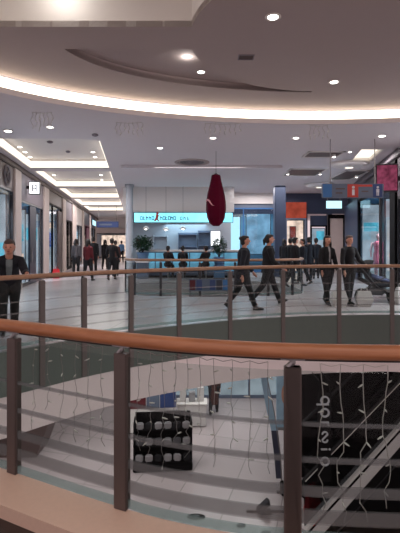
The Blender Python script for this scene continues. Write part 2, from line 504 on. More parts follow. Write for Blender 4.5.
struct(b.build('trim_cove', M['white']), 'upright face of the oval cove')
c = MB().wallring(offset(E1, .012), Z0+.015, Z1-.03, True, .012).build('cove_light', M['cove'])
tag(c, 'long warm white cove light following the oval ceiling edge', 'cove light')
names = ['first', 'second', 'third', 'fourth', 'fifth']
for k, q in enumerate(coffers):
    b = MB().wallring(q, Z2+.001, 4.36, True); b.plate(q, [], 4.36, 4.4)
    struct(b.build('ceiling_coffer', M['white']), 'rectangular coffer in the corridor ceiling')
    cxm = sum(p[0] for p in q)/4; cym = sum(p[1] for p in q)/4
    t = thing('coffer_light', 'lit cove strip inside the %s coffer from the oval ceiling' % names[k], 'coffer light', (cxm, cym, 4.1), group='lit corridor coffers')
    ins = [(p[0]+(cxm-p[0])*.012, p[1]+(cym-p[1])*.008) for p in q]
    for (i, j) in ((1, 2), (2, 3), (3, 0)):
        seg = [(ins[i][0]-cxm, ins[i][1]-cym), (ins[j][0]-cxm, ins[j][1]-cym)]
        MB().wallring(seg, -.03, .19, False, -.012).build('light_strip', M['coffer'], t)
q = rc[0]
b = MB().wallring(q, Z2+.001, 4.3, True)
struct(b.build('ceiling_slot', M['white']), 'lit slot in the ceiling beside the shops')
b = MB().plate([(p[0], p[1]) for p in q], [], 4.2, 4.22).build('ceiling_light', M['coffer'])
tag(b, 'slanting rectangular ceiling light close to the shops with pink clothes', 'ceiling light')

# downlights
def downlight_proto():
    t = thing('downlight', 'x', 'downlight', (0, 0, 0), group='recessed ceiling downlights')
    MB().lathe([(.068, -.004), (.092, -.008), (.1, -.003), (.1, 0), (.068, .0)], n=20).build('trim_ring', M['white'], t, smooth=True)
    MB().lathe([(.066, -.006), (.066, -.003)], n=20).build('lamp', M['lamp'], t)
    return t
DL = [  # pixel, ceiling height, size, label
    (273, 17, Z1, 1.0, 'downlight in the round ceiling disc, the bigger bright one above the dark vent'),
    (334, 82, Z1, 1.0, 'downlight near the outer edge of the round ceiling disc, over the cove'),
    (57, 90, Z1, .8, 'downlight just inside the lit cove, first from the bright recess'),
    (141, 103, Z1, .8, 'faint downlight just inside the cove between the beam and the oval edge'),
    (201, 72, 4.42, .85, 'downlight in the shaded recess beside the round disc'),
    (228, 110, Z1, .75, 'faint downlight just inside the cove above the red hanging balloon'),
    (319, 111, Z1, .8, 'downlight just inside the cove beyond the disc edge light'),
    (8, 131, Z0, 1.2, 'wide bright downlight on the lip at the edge over the first shop'),
    (50, 127, Z0, 1.0, 'downlight on the oval lip beside the hanging fairy lights over the first coffer'),
    (213, 138, Z0, 1.0, 'downlight on the oval lip straight above the red balloon'),
    (160, 148, Z2, 1.0, 'downlight in the flat ceiling between coffers and red balloon'),
    (296, 138, Z0, 1.0, 'downlight on the oval lip beside the wire letters of fairy lights'),
    (268, 149, Z2, 1.0, 'downlight in the flat ceiling behind the lip, between balloon and spot tracks'),
    (382, 136, Z0, 1.1, 'downlight on the lip above the slanting rectangular light'),
    (382, 146, Z2, 1.0, 'downlight directly behind the lip beside the slanting rectangular light'),
    (350, 152, Z2, .7, 'small downlight before the larger white ceiling dome'),
]
dl0 = None
for i, (px, py, zc, s, lab) in enumerate(DL):
    Y = (zc-CAMZ)*F/(HY-py); p = at(px, py, Y); p.z = zc
    if dl0 is None: dl0 = downlight_proto(); o = dl0; o.location = p; o['label'] = lab
    else: o = dup(dl0, p, 0, lab)
    o.scale = (s, s, 1)
    sp = bpy.data.lights.new('downlight_beam', 'SPOT'); sp.energy = 26; sp.spot_size = math.radians(120); sp.spot_blend = .8; sp.color = (1, .93, .9); sp.shadow_soft_size = .08
    so = bpy.data.objects.new('downlight_beam', sp); COL.objects.link(so); so.location = (p.x, p.y, zc-.03)
struct(MB().bbox(-2.6, 2.7, 14.4, 19.2, 3.96, 4.049, .01).build('ceiling_panel', M['ceiling']), 'flat lowered ceiling panel before the cafe')
# spots inside the first coffers
k = 0
for (px, py, zc, n1) in ((20, 147, 4.36, 'first'), (25, 152, 4.36, 'first'), (30, 157, 4.36, 'first'), (93, 152, 4.36, 'first'), (95, 157, 4.36, 'first'), (54, 175, 4.36, 'second'), (101, 175, 4.36, 'second'), (102, 180, 4.36, 'second')):
    Y = (zc-CAMZ)*F/(HY-py); p = at(px, py, Y); p.z = zc
    side = 'shop' if px < 60 else 'open'
    k += 1
    row = {1: 'foremost', 2: 'middle', 3: 'rearmost', 4: 'front', 5: 'rear', 6: 'single', 7: 'front', 8: 'rear'}[k]
    o = dup(dl0, p, 0, 'small square-looking spot inside the %s coffer, %s one on its %s side' % (n1, row, side)); o.scale = (.95, .95, 1)
# spot tracks further back
def track(px0, px1, py, zc, w, label, dots):
    Y = (zc-CAMZ)*F/(HY-py); a = at(px0, py, Y); c = at(px1, py, Y)
    t = thing('spotlight_track', label, 'spotlight track', ((a.x+c.x)/2, Y, zc), group='dark spotlight tracks')
    h = (c.x-a.x)/2
    b = MB(); b.box(-h, h, -w/2, -w/2+.05, -.03, 0); b.box(-h, h, w/2-.05, w/2, -.03, 0); b.box(-h, -h+.05, -w/2, w/2, -.03, 0); b.box(h-.05, h, -w/2, w/2, -.03, 0)
    b.build('frame', M['white'], t)
    MB().box(-h+.05, h-.05, -w/2+.05, w/2-.05, -.012, -.002).build('channel', M['brown'], t)
    for d in dots:
        s = MB().lathe([(.05, -.09), (.055, -.02), (.03, -.012)], (d*h, 0, 0), 14).build('spot', M['white'], t)
        MB().lathe([(.042, -.094), (.042, -.09)], (d*h, 0, 0), 14).build('spot_lamp', M['lamp'], s)
track(286, 322, 172, Z2, 1.5, 'dark rectangular spotlight track with two bright spots, further from the oval', (-.9, .9))
track(305, 341, 154, Z2, .8, 'dark rectangular spotlight track closest to the oval lip', (.6,))
track(336, 360, 175, Z2, 2.2, 'white framed dark spotlight track beside the shop cornice', (.7,))
for (px, py, lab) in ((349, 163, 'shallow round white ceiling dome over the hanging direction sign'), (319, 184, 'smaller looking white ceiling dome deeper in the hall')):
    Y = (Z2-CAMZ)*F/(HY-py); p = at(px, py, Y)
    t = thing('ceiling_halo', lab, 'ceiling dome', (p.x, Y, Z2), group='round ceiling halos')
    MB().lathe([(.62, 0), (.6, -.05), (.5, -.1), (.3, -.14), (.05, -.155)], n=32).build('halo', M['white'], t, smooth=True)  # white bulge shaped to stand for the bright halo around a ceiling lamp
    MB().lathe([(.12, -.162), (.13, -.15)], n=20).build('lamp', M['coffer'], t)
# vents and detectors
def vent(px, py, zc, r, label):
    Y = (zc-CAMZ)*F/(HY-py); p = at(px, py, Y)
    t = thing('ceiling_vent', label, 'vent', (p.x, Y, zc))
    MB().lathe([(r, 0), (r, -.02), (r*.8, -.03), (r*.78, 0)], n=28).build('rim', M['ring'], t, smooth=True)
    b = MB()
    for k in range(4): b.lathe([(r*(.7-.17*k), -.004), (r*(.7-.17*k), -.022), (r*(.62-.17*k), -.022), (r*(.62-.17*k), -.004)], n=24)
    b.build('grille', M['mauve'], t, smooth=True)
vent(192, 162, Z2, .55, 'round air vent in the flat ceiling above the red balloon')
Y = (Z1-CAMZ)*F/(HY-57); p = at(246, 57, Y)
t = thing('ceiling_vent', 'small dark rectangular vent in the round ceiling disc', 'vent', (p.x, Y, Z1))
b = MB(); b.box(-.12, .12, -.09, -.075, -.012, 0); b.box(-.12, .12, .075, .09, -.012, 0); b.box(-.12, -.105, -.075, .075, -.012, 0); b.box(.105, .12, -.075, .075, -.012, 0); b.build('frame', M['mauve'], t)
b = MB()
for k in range(5): b.box(-.105, .105, -.07+.03*k, -.058+.03*k, -.009, -.001)
b.build('slat', M['brown'], t)
for (px, py, zc, lab) in ((95, 134, Z0, 'little dark smoke detector on the oval lip before the coffers'), (50, 141, Z0, 'little dark detector at the lip edge near the first coffer'), (68, 151, 4.36, 'tiny dark detector inside the first coffer')):
    Y = (zc-CAMZ)*F/(HY-py); p = at(px, py, Y)
    t = thing('smoke_detector', lab, 'smoke detector', (p.x, Y, zc))
    MB().lathe([(.05, 0), (.075, -.015), (.07, -.035), (.05, -.05), (.02, -.055)], n=20).build('housing', M['mauve'], t, smooth=True)
    MB().lathe([(.012, -.06), (.012, -.054)], n=10).build('sensor', M['darksteel'], t)
# hanging fairy lights under the lip
def fairy(px0, px1, py0, drop, n, label):
    Y = (Z0-CAMZ)*F/(HY-py0); a = at(px0, py0, Y); c = at(px1, py0, Y)
    t = thing('hanging_fairy_lights', label, 'string lights', ((a.x+c.x)/2, Y, Z0), group='fairy lights under the oval lip')
    h = (c.x-a.x)/2
    w = MB(); w.tube([(-h, 0, -.01), (0, 0, -.03), (h, 0, -.01)], .006, 6)
    for i in range(n):
        x = -h+2*h*i/(n-1); d = drop*(.6+.4*random.random()); pts = []
        for k in range(7):
            f = k/6; pts.append((x+.02*math.sin(9*f+i), .02*math.cos(7*f+i*2), -.01-d*f))
        w.tube(pts, .006, 6)
    w.build('wire', M['wire'], t)
    for i in range(n):
        x = -h+2*h*i/(n-1)
        MB().ball((x, 0, -.12-.12*random.random()), .014, 8, 6).build('bulb', M['bulb'], t)
fairy(32, 52, 112, .42, 6, 'drooping fairy light strands under the cove above the first coffer')
fairy(116, 142, 122, .3, 7, 'fairy light strands under the cove between coffers and balloon')
fairy(205, 240, 123, .28, 8, 'row of fairy light strands hanging above the red balloon')
fairy(310, 328, 125, .34, 5, 'fairy light strands in letter-like loops before the spot tracks')
# ------------------------------------------------------------------ shopfronts along the corridor (local x along the wall, y into the shop)
ANG_L = math.atan2(1, -.148); LEN_L = math.hypot(1, .148)
ANG_R = math.atan2(-1, -.182); LEN_R = math.hypot(1, .182)
def Lpt(Y): return (WL(Y), Y)
def Rpt(Y): return (WR(Y), Y)

def front(label, p0, rz, L, H, top, mats, panes, door=None, name='shopfront', depth=.1):
    """header band over a framed glass front; panes: [(x0, x1, z0, z1)]"""
    t = thing(name, label, 'shopfront', (p0[0], p0[1], 0), rz)
    b = MB(); b.bbox(0, L, 0, depth, H, top, .01); b.build('header', mats[0], t)
    f = MB(); w = .07
    f.box(0, w, .0, .09, 0, H); f.box(L-w, L, 0, .09, 0, H); f.box(w, L-w, 0, .09, H-w, H); f.box(w, L-w, 0, .09, 0, .12)
    f.build('frame', mats[1], t)
    xs = sorted(panes)
    for (x0, x1, z0, z1) in xs:
        g = MB(); g.box(x0, x1, .04, .052, z0, z1); g.build('pane', M['shopglass'], t)
    for a, c in zip(xs[:-1], xs[1:]):
        if c[0]-a[1] < .3: MB().box(a[1], c[0], .0, .09, .12, H-w).build('mullion', mats[1], t)
    if door:
        d = MB(); d.bbox(door[0], door[1], -.01, .06, .0, door[2], .01); do = d.build('door', mats[2], t)
        MB().tube([(door[0]+.12, -.05, .8), (door[0]+.12, -.05, 1.3)], .018, 8).build('handle', M['steel'], do)
    return t
def interior(label, p0, rz, L, H, m, depth=2.6):
    b = MB()
    b.box(0, L, depth, depth+.05, 0, H); b.box(-.02, .03, .12, depth, 0, H); b.box(L-.03, L+.02, .12, depth, 0, H); b.box(0, L, .12, depth, H, H+.05)
    o = b.build('wall_shop', m, None, (p0[0], p0[1], 0), rz)
    struct(o, label)
    return o
def loc(p0, rz, x, y, z=0):
    c, s = math.cos(rz), math.sin(rz)
    return (p0[0]+c*x-s*y, p0[1]+s*x+c*y, z)
def shelf_unit(label, p, rz, w, h, m, group=None, goods=()):
    t = thing('display_shelf', label, 'shelf', p, rz, group)
    b = MB(); b.box(-w/2, w/2, .3, .33, 0, h); b.box(-w/2, -w/2+.03, 0, .3, 0, h); b.box(w/2-.03, w/2, 0, .3, 0, h); b.build('case', m, t)
    for k in range(4):
        z = .1+(h-.2)*k/3; MB().box(-w/2+.03, w/2-.03, 0, .3, z, z+.03).build('shelf_board', m, t)
    return t
def lightbox(label, p, rz, w, h, m, name='light_box'):
    t = thing(name, label, 'light box', p, rz)
    b = MB(); b.box(-w/2, w/2, 0, .08, 0, h); b.build('case', M['darksteel'], t)
    MB().box(-w/2+.03, w/2-.03, -.012, -.001, .03, h-.03).build('lit_face', m, t)
    return t

def shop_glow(label, p0, rz, x, w, h, turn, patches):
    """upright glowing panel added across the window to fill it with pale light"""
    c = loc(p0, rz, x, .13+w/2, .02)
    t = thing('glow_panel', label, 'glow panel', c, rz+turn)
    MB().box(-w/2, w/2, 0, .05, 0, h).build('case', M['darksteel'], t)
    lf = MB().box(-w/2+.02, w/2-.02, -.012, -.001, .05, h-.04).build('lit_face', M['paleglow'], t)
    for (z0, z1, m) in patches: MB().box(-w/2+.06, w/2-.06, -.024, -.014, z0, z1).build('glowing_patch', M[m], lf)
    return t

# corridor wall above the shops, cornice and pilasters
b = MB()
pL = Lpt(6.0); Lw = 40*LEN_L
b.box(0, Lw, .12, .3, 3.86, 4.05)
struct(b.build('wall_left', M['mauve'], None, (pL[0], pL[1], 0), ANG_L), 'wall strip over the corridor shops')
b = MB(); b.bbox(0, Lw, -.06, .11, 3.86, 3.96, .02); b.box(0, Lw, -.02, .11, 3.97, 4.04)
struct(b.build('trim_1', M['brown'], None, (pL[0], pL[1], 0), ANG_L), 'cornice over the corridor shops')
PIL = [(7.6, 8.3), (13.75, 14.5), (18.2, 19.2), (22.9, 23.9), (26.5, 28.2), (31.5, 32.5), (36.5, 37.5), (42, 43)]
for (a, c) in PIL:
    p = Lpt(a); b = MB(); Lp = (c-a)*LEN_L
    b.bbox(0, Lp, -.06, .25, 0.0, 3.85, .02); b.box(-.02, Lp+.02, -.08, .0, 0, .15)
    struct(b.build('pilaster_left', M['beige'], None, (p[0], p[1], 0), ANG_L), 'beige pilaster between the corridor shops'); 
def lbay(a, c, label, H, mats, panes, door=None, top=3.85):
    p = Lpt(a); return front(label, p, ANG_L, (c-a)*LEN_L, H, top, mats, panes, door), p, (c-a)*LEN_L
# first shop
t, p, L = lbay(8.3, 13.75, 'first corridor shopfront, dark header with round emblem over blue glass', 3.15, (M['brown'], M['darksteel'], M['darksteel']),
    [(.1, 1.7, .15, 3.05), (1.75, 3.5, .15, 3.05), (3.55, 5.4, .15, 3.05)])
lg = MB(); lg.tube([(.28*math.cos(a*PI/12), 0, .28*math.sin(a*PI/12)) for a in range(25)], .035, 6)
lg.tube([(-.12, 0, -.16), (-.02, 0, .02), (.16, 0, .14)], .03, 6); lg.tube([(-.16, 0, .08), (.02, 0, .0), (.14, 0, -.14)], .03, 6)
for i in range(len(lg.v)): lg.v[i] = (lg.v[i][0]+4.75, lg.v[i][1]-.02, lg.v[i][2]+3.5)
lg.build('emblem', M['logogrey'], t)
interior('inside of the first shop', p, ANG_L, L, 3.2, M['interiorblue'])
shop_glow('tall added glow panel at the far end of the first corridor shop window', p, ANG_L, 5.2, 1.2, 3.0, -PI/2, ((.95, 1.5, 'cyan'), (.35, .8, 'cyanwhite')))
shelf_unit('tall white shelf behind the glass of the first shop', loc(p, ANG_L, 2.4, 2.0), ANG_L, 1.4, 2.2, M['white'])
# second shop
t, p, L = lbay(14.5, 18.2, 'second corridor shopfront, grey header with square white sign and dark door', 2.95, (M['mauve'], M['darksteel'], M['navy']),
    [(.1, 1.35, .15, 2.85), (2.45, 3.65, .15, 2.85)], (1.4, 2.4, 2.85))
interior('inside of the second shop', p, ANG_L, L, 3.0, M['interiorblue'])
shop_glow('added glow panel with a cyan band in the second shop, ahead of its door', p, ANG_L, 1.32, .8, 2.7, -PI/2, ((1.55, 2.15, 'cyan'), (.3, 1.1, 'warmbox')))
shop_glow('added glow panel with a cyan band in the second shop, past its door', p, ANG_L, 3.55, .9, 2.7, -PI/2, ((1.6, 2.1, 'cyan'),))
s = thing('projecting_sign', 'square white lit sign sticking out over the second shop door', 'sign', loc(p, ANG_L, .95, 0, 3.2), ANG_L)
MB().bbox(-.06, .06, -.46, -.08, 0, .46, .02).build('case', M['darksteel'], s)
for sx in (-1, 1):
    fo = MB().box(sx*.061-.004, sx*.061+.004, -.43, -.11, .03, .43).build('lit_face', M['whitebox'], s)
    g = MB(); x = sx*.07
    g.box(x-.004, x+.004, -.35, -.31, .1, .35); g.box(x-.004, x+.004, -.23, -.19, .1, .35); g.box(x-.004, x+.004, -.31, -.23, .31, .35); g.box(x-.004, x+.004, -.31, -.23, .2, .24)
    g.build('mark', M['logogrey'], fo)
MB().box(-.02, .02, -.08, -.002, .2, .3).build('wall_bracket', M['darksteel'], s)
# third shop
t, p, L = lbay(19.2, 22.9, 'third corridor shopfront, brown frame around a blue glowing window', 3.3, (M['brown'], M['black'], M['brown']),
    [(.1, 1.2, .15, 3.2), (1.26, 2.5, .15, 3.2)], (2.6, 3.6, 3.1))
interior('inside of the third shop', p, ANG_L, L, 3.35, M['interior'])
shop_glow('added glow panel with a deep blue patch in the third shop window', p, ANG_L, 2.45, 1.0, 3.1, -PI/2, ((1.3, 2.0, 'deepblue'), (2.2, 2.5, 'warmbox')))
# fourth to seventh
t, p, L = lbay(23.9, 26.5, 'fourth corridor shopfront with dark open glass front', 2.8, (M['mauve'], M['black'], M['darksteel']), [(.1, 1.25, .15, 2.7), (1.3, 2.5, .15, 2.7)])
interior('inside of the fourth shop', p, ANG_L, L, 2.9, M['mauve'])
t, p, L = lbay(28.2, 31.5, 'fifth corridor shopfront with a pale header and pale glass', 2.7, (M['white'], M['darksteel'], M['darksteel']), [(.1, 1.6, .15, 2.6), (1.65, 3.25, .15, 2.6)])
interior('inside of the fifth shop', p, ANG_L, L, 2.8, M['interior'])
shop_glow('bluish white added glow panel in the fifth shop window', p, ANG_L, 3.15, .8, 2.5, -PI/2, ((1.8, 2.3, 'cyanwhite'),))
t, p, L = lbay(32.5, 36.5, 'sixth corridor shopfront clad in dark purple', 2.9, (M['navy'], M['purple'], M['purple']), [(.1, 1.6, .15, 2.8)], (2.0, 3.9, 2.7))
interior('inside of the sixth shop', p, ANG_L, L, 3.0, M['purple'])
t, p, L = lbay(37.5, 42, 'last corridor shopfront, pale blue and far down the passage', 2.9, (M['signgrey'], M['darksteel'], M['darksteel']), [(.1, 2.2, .15, 2.8), (2.25, 4.4, .15, 2.8)])
interior('inside of the last corridor shop', p, ANG_L, L, 3.0, M['interiorblue'])
lightbox('bluish lit sign band on the last corridor shop', loc(p, ANG_L, 2.2, -.12, 3.05), ANG_L, 3.2, .5, M['cyanwhite'])
# end of the corridor
b = MB(); b.box(-12, -6.4, 45.2, 45.4, 0, 4.05)
struct(b.build('wall_corridor_end', M['white']), 'end wall of the corridor')
t = front('bright warm lit shopfront closing the end of the corridor', (-10.6, 44.85), 0.0, 3.6, 2.5, 3.0, (M['beige'], M['darksteel'], M['darksteel']), [(.1, 1.7, .15, 2.4), (1.75, 3.5, .15, 2.4)])
lightbox('warm white lit back panel of the shop at the corridor end', (-8.6, 45.0, .02), 0, 3.0, 2.3, M['warmbox'])
t = thing('hanging_sign', 'dull blue sign board hung across the far corridor', 'sign', (-6.3, 30, 2.55))
MB().bbox(-.75, .75, -.05, .05, 0, .42, .02).build('board', M['signblue'], t)
MB().box(-.55, .3, -.056, -.051, .15, .26).build('stripe', M['signgrey'], t)
for x in (-.6, .6): MB().tube([(x, 0, .42), (x, 0, 1.5)], .012, 6).build('rod', M['steel'], t)

# ------------------------------------------------------------------ opposite shops
pR = Rpt(21.5); LR = 10.6*LEN_R
b = MB(); b.box(0, LR, .12, .3, 3.3, 4.05)
struct(b.build('wall_right', M['navy'], None, (pR[0], pR[1], 0), ANG_R), 'dark wall over the shops with pink clothes')
b = MB(); b.bbox(0, LR, -.08, .11, 3.8, 3.9, .02); b.box(0, LR, -.03, .11, 3.9, 4.04)
struct(b.build('trim_2', M['mauve'], None, (pR[0], pR[1], 0), ANG_R), 'cornice over the shops with pink clothes')
b = MB(); b.bbox(0, (21.5-17.95)*LEN_R, -.02, .25, 0, 3.3, .02)
struct(b.build('wall_blue_panel', M['darkblue'], None, (pR[0], pR[1], 0), ANG_R), 'dark blue wall panel between the far door and the window')
p = Rpt(17.95); L = (17.95-14.05)*LEN_R
t = front('wide dark framed shop window with a pink dress, under the hanging sign', p, ANG_R, L, 3.25, 3.78, (M['navy'], M['black'], M['black']), [(.1, L-.1, .15, 3.15)])
interior('inside of the shop with the pink dress', p, ANG_R, L, 3.3, M['interiorblue'], 2.2)
shop_glow('pale added glow panel behind the pink dress, with cyan squares', p, ANG_R, .2, 1.3, 3.05, PI/2, ((1.95, 2.3, 'cyan'),))
shelf_unit('tall pale shelf inside the pink dress shop', loc(p, ANG_R, 1.2, 1.75), ANG_R, 1.2, 1.7, M['white'])
p = Rpt(14.05); L = (14.05-12.55)*LEN_R
t = front('narrow pale shop window next to the dark pillar', p, ANG_R, L, 3.1, 3.78, (M['navy'], M['darksteel'], M['black']), [(.1, L-.1, .15, 3.0)])
interior('inside of the narrow shop', p, ANG_R, L, 3.2, M['interior'], 2.2)
shop_glow('pale added glow panel behind the narrow window by the dark pillar', p, ANG_R, .2, .8, 2.9, PI/2, ())
p = Rpt(12.55); b = MB(); b.bbox(0, .62, -.05, .3, 0, 3.78, .02)
struct(b.build('pillar_dark', M['black'], None, (p[0], p[1], 0), ANG_R), 'dark pillar before the last window')
p = Rpt(11.9); L = 1.05
t = front('closest glass shopfront beyond the dark pillar, cut by the picture edge', p, ANG_R, L, 2.75, 3.78, (M['mauve'], M['darksteel'], M['black']), [(.1, .95, .15, 2.65)])
interior('inside of the shop beyond the dark pillar', p, ANG_R, L, 2.8, M['interior'], 2.2)
shop_glow('pale added glow panel beyond the dark pillar', p, ANG_R, .1, .8, 2.6, PI/2, ())
s = thing('projecting_sign', 'pink lit sign box sticking out by the dark pillar', 'sign', loc(p, ANG_R, .25, 0, 2.85), ANG_R)
MB().bbox(-.08, .08, -.62, -.05, 0, .75, .02).build('case', M['darksteel'], s)
for sx in (-1, 1): MB().box(sx*.081-.004, sx*.081+.004, -.59, -.08, .04, .71).build('lit_face', M['pinkbox'], s)
MB().box(-.03, .03, -.06, -.002, .3, .42).build('wall_bracket', M['darksteel'], s)

# back shops across the hall
YB = 22.5
b = MB(); b.box(1.6, 7.6, YB+.1, YB+.3, 3.0, 4.05); b.box(4.55, 5.5, YB, YB+.3, 0, 3.0); b.box(6.55, 6.75, YB, YB+.3, 0, 3.0)
struct(b.build('wall_back', M['darkblue']), 'dark blue wall at the back of the hall')
b = MB(); b.box(1.56, 4.28, YB-.12, YB-.02, 3.5, 4.05); struct(b.build('wall_soffit', M['white']), 'white strip over the blue shopfront')
t = front('blue lit glass shopfront behind the two walking women', (1.45, YB), 0, 2.4, 3.3, 3.49, (M['signgrey'], M['midblue'], M['darksteel']), [(.1, .75, .15, 3.2), (.8, 2.3, .15, 3.2)])
interior('inside of the blue lit shop', (1.45, YB), 0, 2.4, 3.35, M['interiorblue'], 2.0)
lightbox('big blue lit poster panel in the blue shopfront', (3.05, YB+.5, .9), 0, 1.3, 2.2, M['blue'])
lightbox('white lit panel beside the blue poster', (1.85, YB+.6, .9), 0, .55, 2.0, M['cyanwhite'])
t = front('orange headed shopfront between the square column and the blue wall', (4.3, YB-.4), 0, 1.05, 2.75, 3.55, (M['orangebox'], M['signgrey'], M['darksteel']), [(.08, .97, .15, 2.7)])
lightbox('warm lit display under the orange header', (4.82, YB-.12, .02), 0, .9, 2.65, M['warmbox'])
lightbox('red glowing panel in the orange headed shop', (4.7, YB-.24, 1.75), 0, .32, .6, M['orangebox'], 'glowing_board')  # plain glowing red panel, not a sign
b = MB(); X0, X1 = (275-200)/F*19.5, (286-200)/F*19.5
b.bbox(X0, X1, 19.5, 20.0, 0, 4.05, .03); b.box(X0-.04, X1+.04, 19.46, 20.04, 0, .2)
struct(b.build('column_square', M['darkblue']), 'grey blue square column before the back shops')
t = front('narrow cyan lit window in the dark blue wall', (5.65, YB), 0, .85, 2.4, 2.9, (M['darkblue'], M['black'], M['darksteel']), [(.08, .77, .15, 2.3)])
t = lightbox('dim panel with a cyan patch in the narrow window of the dark blue wall', (6.08, YB+.12, .16), 0, .7, 2.1, M['paleglow'])
MB().box(-.1, .3, -.02, -.013, 1.5, 1.95).build('cyan_patch', M['cyan'], t)
t = thing('exit_door', 'brownish grey double-height door in a dark frame under the white lit sign', 'door', (6.95, YB-.1, 0))
b = MB(); b.box(-.42, -.34, -.03, .08, 0, 2.75); b.box(.34, .42, -.03, .08, 0, 2.75); b.box(-.42, .42, -.03, .08, 2.75, 2.95); b.build('frame', M['black'], t)
d = MB().bbox(-.34, .34, 0, .05, 0, 2.75, .01).build('leaf', M['beige'], t)
MB().tube([(.25, -.04, .9), (.25, -.04, 1.25)], .015, 8).build('handle', M['steel'], d)
s = lightbox('bright cyan white sign over the brownish door', ((334-200)/F*21, 21, 3.12), 0, .8, .42, M['cyanwhite'], 'glowing_board')
for x in (-.3, .3): MB().tube([(x, .04, .42), (x, .04, .93)], .012, 6).build('rod', M['steel'], s)

# overhead direction sign
Y = 10.6; a = at(322, 198, Y); c = at(383, 184, Y); w = (c.x-a.x); h = c.z-a.z
t = thing('direction_sign', 'long grey overhead direction sign with red middle block and blue ends', 'sign', ((a.x+c.x)/2, Y, a.z))
b = MB().bbox(-w/2, w/2, -.05, .05, 0, h, .012).build('board', M['signgrey'], t)
def panel(nm, x0, x1, z0, z1, m, par=None, y=-.056): return MB().box(x0, x1, y, y+.006, z0, z1).build(nm, m, par or t)
panel('blue_panel', -w/2+.01, -w/2+.22, .012, h-.012, M['midblue'])
rp = panel('red_panel', -.14, .12, .012, h-.012, M['signred'])
b = MB(); b.box(-.03, .03, -.063, -.057, .06, .2); b.ball((0, -.06, .25), (.035, .004, .035), 12, 6); b.build('pictogram', M['letterwhite'], rp)
bp = panel('blue_panel', w/2-.26, w/2-.04, .02, h-.012, M['signblue'])
b = MB(); x = w/2-.15; b.ball((x, -.06, .25), (.03, .004, .03), 12, 6); b.box(x-.035, x+.035, -.063, -.057, .13, .21); b.box(x-.03, x-.006, -.063, -.057, .05, .13); b.box(x+.006, x+.03, -.063, -.057, .05, .13); b.build('pictogram', M['letterwhite'], bp)
panel('red_strip', .12, w/2-.28, h-.07, h-.02, M['signred'])
for (x0, x1, z) in ((-.42, -.2, .2), (-.42, -.26, .1), (.2, .36, .14)): panel('text_bar', x0, x1, z, z+.03, M['brown'])
for x in (-w/2+.2, w/2-.2): MB().tube([(x, 0, h), (x, 0, Z0-a.z)], .012, 8).build('rod', M['steel'], t)

# ------------------------------------------------------------------ cafe island
YC = 19.8
b = MB(); b.box(-3.3, 1.5, YC+1.6, YC+1.8, 0, 4.05)
struct(b.build('wall_cafe_back', M['interior']), 'pale back wall of the cafe')
b = MB(); b.box(-3.5, 1.55, YC+.2, YC+.4, 2.92, 4.05)
struct(b.build('wall_bulkhead', M['white']), 'white bulkhead over the cafe sign')
side = [(-3.4, YC+.3), (-3.2, YC+.3), (-3.2-.148*25, 45), (-3.4-.148*25, 45)]
b = MB().plate(side, [], 0, 4.05)
struct(b.build('wall_island', M['white']), 'side wall of the cafe island along the corridor')
b = MB().lathe([(.2, 0), (.2, .12), (.15, .14), (.15, 3.9), (.2, 3.95), (.2, 4.05)], (at(129.5, 243, 19.2).x, 19.2, 0), 28)
struct(b.build('column_round', M['interior'], smooth=True), 'pale round column at the corner of the cafe')
t = thing('cafe_sign', 'long glowing cyan sign band with blue lettering over the cafe counter', 'sign', (-.75, YC+.1, 2.42))
MB().box(-2.25, 2.25, 0, .1, 0, .46).build('case', M['darksteel'], t)
lf = MB().box(-2.22, 2.22, -.015, -.001, .02, .44).build('lit_face', emit('cyan_sign_face', (130, 228, 248), 1.7, .25, 1.2), t)
def strokes(x, s, kind):
    b = MB(); y0, y1 = -.024, -.016
    b.box(x, x+.03*s, y0, y1, .12, .12+.17*s)
    if kind % 3 == 0: b.box(x+.03*s, x+.1*s, y0, y1, .12+.14*s, .12+.17*s); b.box(x+.08*s, x+.11*s, y0, y1, .12, .12+.14*s); b.box(x+.03*s, x+.08*s, y0, y1, .12, .12+.03*s)
    elif kind % 3 == 1: b.box(x+.03*s, x+.1*s, y0, y1, .12, .12+.03*s); b.box(x+.03*s, x+.09*s, y0, y1, .12+.08*s, .12+.11*s)
    else: b.box(x+.07*s, x+.1*s, y0, y1, .12, .12+.14*s); b.box(x+.03*s, x+.08*s, y0, y1, .12+.1*s, .12+.14*s)
    return b
x = -1.95
for i, kd in enumerate((0, 1, 2, 2, 0)): strokes(x+i*.13, 1, kd).build('letter', M['letterblue'], lf)
for i, kd in enumerate((2, 0, 1, 0, 2, 0)): strokes(-1.05+i*.12, 1, kd).build('letter', M['letterblue'], lf)
for i, kd in enumerate((0, 2, 1)): strokes(-.15+i*.16, .9, kd).build('letter', M['signgrey'], lf)
b = MB(); b.ball((-1.17, -.05, .42), (.06, .03, .06), 12, 8); b.tube([(-1.17, -.05, .36), (-1.2, -.05, .2), (-1.3, -.05, .06)], [.07, .06, .03], 8); b.tube([(-1.2, -.05, .2), (-1.1, -.05, .05)], [.04, .02], 8)
b.build('emblem', M['signred'], lf)
t = thing('cafe_counter', 'long pale blue lit cafe counter with dark base', 'counter', (-.45, YC-.6, 0))
MB().bbox(-2.3, 2.3, -.3, .35, 1.12, 1.2, .02).build('worktop', M['white'], t)
MB().box(-2.25, 2.25, -.22, .3, .1, 1.12).build('body', M['signgrey'], t)
for k in range(6): MB().box(-2.2+.74*k, -2.2+.74*k+.7, -.235, -.222, .3, 1.08).build('lit_panel', M['counterblue'], t)
MB().box(-2.2, 2.2, -.18, .28, 0, .1).build('plinth', M['black'], t)
